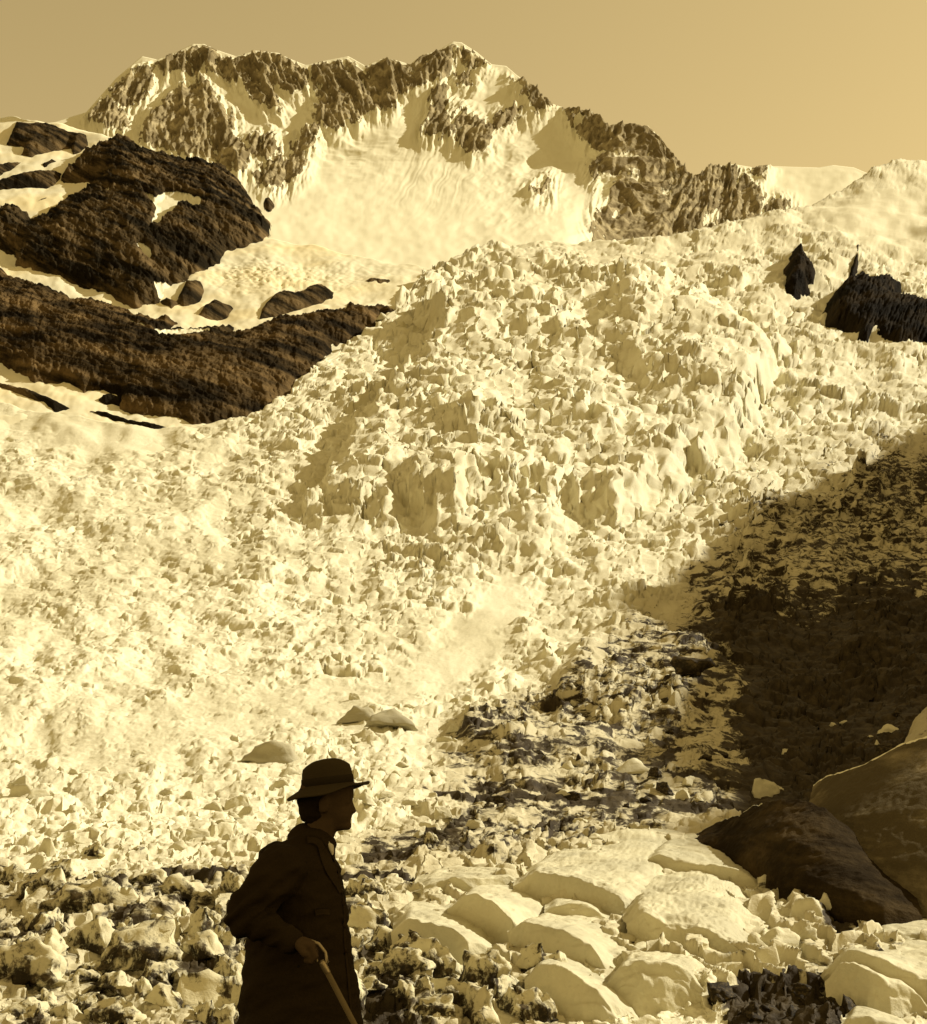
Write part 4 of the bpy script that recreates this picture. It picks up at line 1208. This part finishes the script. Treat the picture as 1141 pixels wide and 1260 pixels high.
M_LAPEL = cloth('lapel_cloth', (0.022, 0.015, 0.0065), (0.036, 0.024, 0.011), 90)
strip('lapel', [(394, 1037), (400, 1050), (407, 1068), (414, 1084), (421, 1098)], lambda t: 7 + 9 * math.sin(math.pi * min(1, t * 1.15)) * (1 - 0.3 * t), M_LAPEL, coat, 0.008)
strip('collar', [(378, 1033), (386, 1033), (393, 1036), (398, 1045)], 9, M_LAPEL, coat, 0.008)
strip('pocket_flap', [(388, 1123), (397, 1121), (407, 1122)], 8, M_LAPEL, coat, 0.006)
strip('front_edge', [(422, 1098), (425, 1120), (424, 1150), (428, 1190), (432, 1235), (434, 1262)], 3.0, M_LAPEL, coat, 0.006, 20)
for v_ in (1112, 1140, 1170):
    o_ = Vector((0, 0, CAM_Z)); u_ = 421 + (v_ - 1112) * 0.06
    d_ = (Vector(P(u_, v_, 5.0)) - o_).normalized()
    hit, loc, no, _ = coat.ray_cast(o_, d_)
    if hit:
        s_ = Solid(); s_.ball(np.array(loc) + np.array(no) * 0.002, (0.009, 0.005, 0.009), 0, 10); s_.raw('button', M_BOOT, coat)
s_ = Solid(); s_.rings([J(403.5, 1034, -0.03), J(406.5, 1041, -0.03), J(408.5, 1049, -0.025)], [(0.012, 0.04), (0.013, 0.04), (0.008, 0.03)], 12, 3)
s_.raw('shirt_collar', M_LINEN, man)
# --- trousers and boots
t = Solid()
for hp, kn, ft in ((HIPN, KNN, FTN), (HIPF, KNF, FTF)):
    t.rings([hp, (hp + kn) / 2, kn, kn * 0.5 + ft * 0.5, ft + np.array([0, 0, 0.05])], [0.112, 0.100, 0.082, 0.078, 0.068], 18, 3)
t.rings([J(370, 1190), J(370, 1232)], [(0.15, 0.19), (0.15, 0.19)], 22)
t.remesh('trousers', M_TROU, man, 0.010, 3, lambda p: 0.006 * fbm(p[:, 0] * 9, p[:, 2] * 14 + p[:, 1] * 6, 3, 711))
for ft in (FTN, FTF):
    s_ = Solid()
    s_.rings([ft + np.array([0, 0, 0.10]), ft + np.array([0, 0, -0.02])], [0.052, 0.052], 16, 3)
    s_.rings([ft + np.array([-0.05, 0, -0.04]), ft + np.array([0.08, 0, -0.045]), ft + np.array([0.18, 0, -0.055])], [(0.042, 0.046), (0.040, 0.052), (0.028, 0.044)], 14, 3)
    bt = s_.remesh('boot', M_BOOT, man, 0.008, 2)
# --- hair
h = Solid()
h.ball(J(394, 984), (0.088, 0.080, 0.070), hr)
h.ball(J(388, 998), (0.062, 0.070, 0.055), 0.2)
h.remesh('hair', M_HAIR, man, 0.007, 2, lambda p: 0.003 * fbm(p[:, 0] * 40, p[:, 2] * 60, 2, 721))
# --- hat: crown, brim and ribbon
HC = J(404, 970.0)
ax_t = 0.115                                            # the brim dips toward the nape
EX = np.array([math.cos(ax_t), 0, math.sin(ax_t)]); EY = np.array([0, 1.0, 0]); EZ = np.array([-math.sin(ax_t), 0, math.cos(ax_t)])


def lathe(prof, name, mat, parent, seg=64, droop=None, dent=None):
    v = []; f = []
    for i, (rx, ry, z) in enumerate(prof):
        for j in range(seg):
            a_ = 2 * math.pi * j / seg
            x, y, zz = rx * math.cos(a_), ry * math.sin(a_), z
            if droop: zz += droop(math.cos(a_), math.sin(a_), max(rx, ry))
            if dent: x, y, zz = dent(x, y, zz)
            v.append(HC + EX * x + EY * y + EZ * zz)
    n = len(prof)
    for i in range(n - 1):
        for j in range(seg):
            k = (j + 1) % seg
            f.append((i * seg + j, i * seg + k, (i + 1) * seg + k, (i + 1) * seg + j))
    f.append(tuple(range(seg))[::-1]); f.append(tuple((n - 1) * seg + j for j in range(seg)))
    s_ = Solid(); s_.add(v, f)
    return s_.raw(name, mat, parent)


def droop(cx, sy, r):
    k = sstep(0.095, 0.155, np.array(r)).item()
    return k * (-0.030 * abs(sy) ** 2 * (0.55 - 0.45 * cx) - 0.022 * max(0, -cx) ** 1.5 + 0.004 * max(0, cx) ** 2 + 0.004 * math.sin(5 * math.atan2(sy, cx)))


def dent(x, y, z):
    return x, y, z - 0.012 * sstep(0.075, 0.10, np.array(z)).item() * math.exp(-(y / 0.03) ** 2) + 0.004 * math.sin(x * 30 + 1)


hat = lathe([(0.092, 0.076, -0.004), (0.120, 0.105, -0.003), (0.150, 0.142, -0.004), (0.153, 0.145, 0.000), (0.150, 0.142, 0.003), (0.120, 0.104, 0.005), (0.098, 0.082, 0.008), (0.094, 0.078, 0.016)], 'hat', M_FELT, man, droop=droop)
cr = lathe([(0.093, 0.077, 0.004), (0.0935, 0.0775, 0.030), (0.091, 0.075, 0.060), (0.086, 0.070, 0.082), (0.078, 0.062, 0.094), (0.064, 0.050, 0.102), (0.044, 0.034, 0.105), (0.020, 0.016, 0.106), (0.004, 0.003, 0.106)], 'hat_crown', M_FELT, hat, dent=dent)
rb = lathe([(0.0925, 0.0765, 0.008), (0.0955, 0.0795, 0.010), (0.0960, 0.080, 0.030), (0.0950, 0.079, 0.040), (0.0915, 0.0755, 0.041)], 'hat_ribbon', M_BANDC, hat)

# ------------------------------------------------------------------ walking stick in his hand
stick = bpy.data.objects.new('walking_stick', None); COL.objects.link(stick)
stick.location = (0.0, 0, 0)
tag(stick, 'long pale wooden walking stick with a thin bent grip, held by the man', 'walking stick')
S0, S1 = J(399, 1189, -0.31), J(437, 1262, -0.29)
dS = (S1 - S0) / np.linalg.norm(S1 - S0)
L_ = (S0[2] - 0.03) / -dS[2]
s_ = Solid(); s_.rings([S0, S0 + dS * L_ * 0.5, S0 + dS * L_], [0.0098, 0.0094, 0.0085], 16, 3); s_.raw('shaft', M_WOOD, stick)
s_ = Solid(); s_.rings([S0 - dS * 0.012, S0 + dS * 0.020], [0.0112, 0.0112], 16, 3); s_.raw('ferrule', M_METAL, stick)
s_ = Solid(); s_.rings([S0 - dS * 0.008, J(402.5, 1184, -0.31), J(400.5, 1172, -0.31), J(392, 1161.5, -0.31), J(384, 1158.5, -0.31), J(376, 1159, -0.31)], [0.0062, 0.0060, 0.0058, 0.0058, 0.0062, 0.0062], 12, 3)
s_.rings([J(386.5, 1160, -0.31), J(388, 1172, -0.318), J(390.5, 1183, -0.318)], [0.0050, 0.0045, 0.003], 10, 3)
s_.raw('handle', M_METAL, stick)
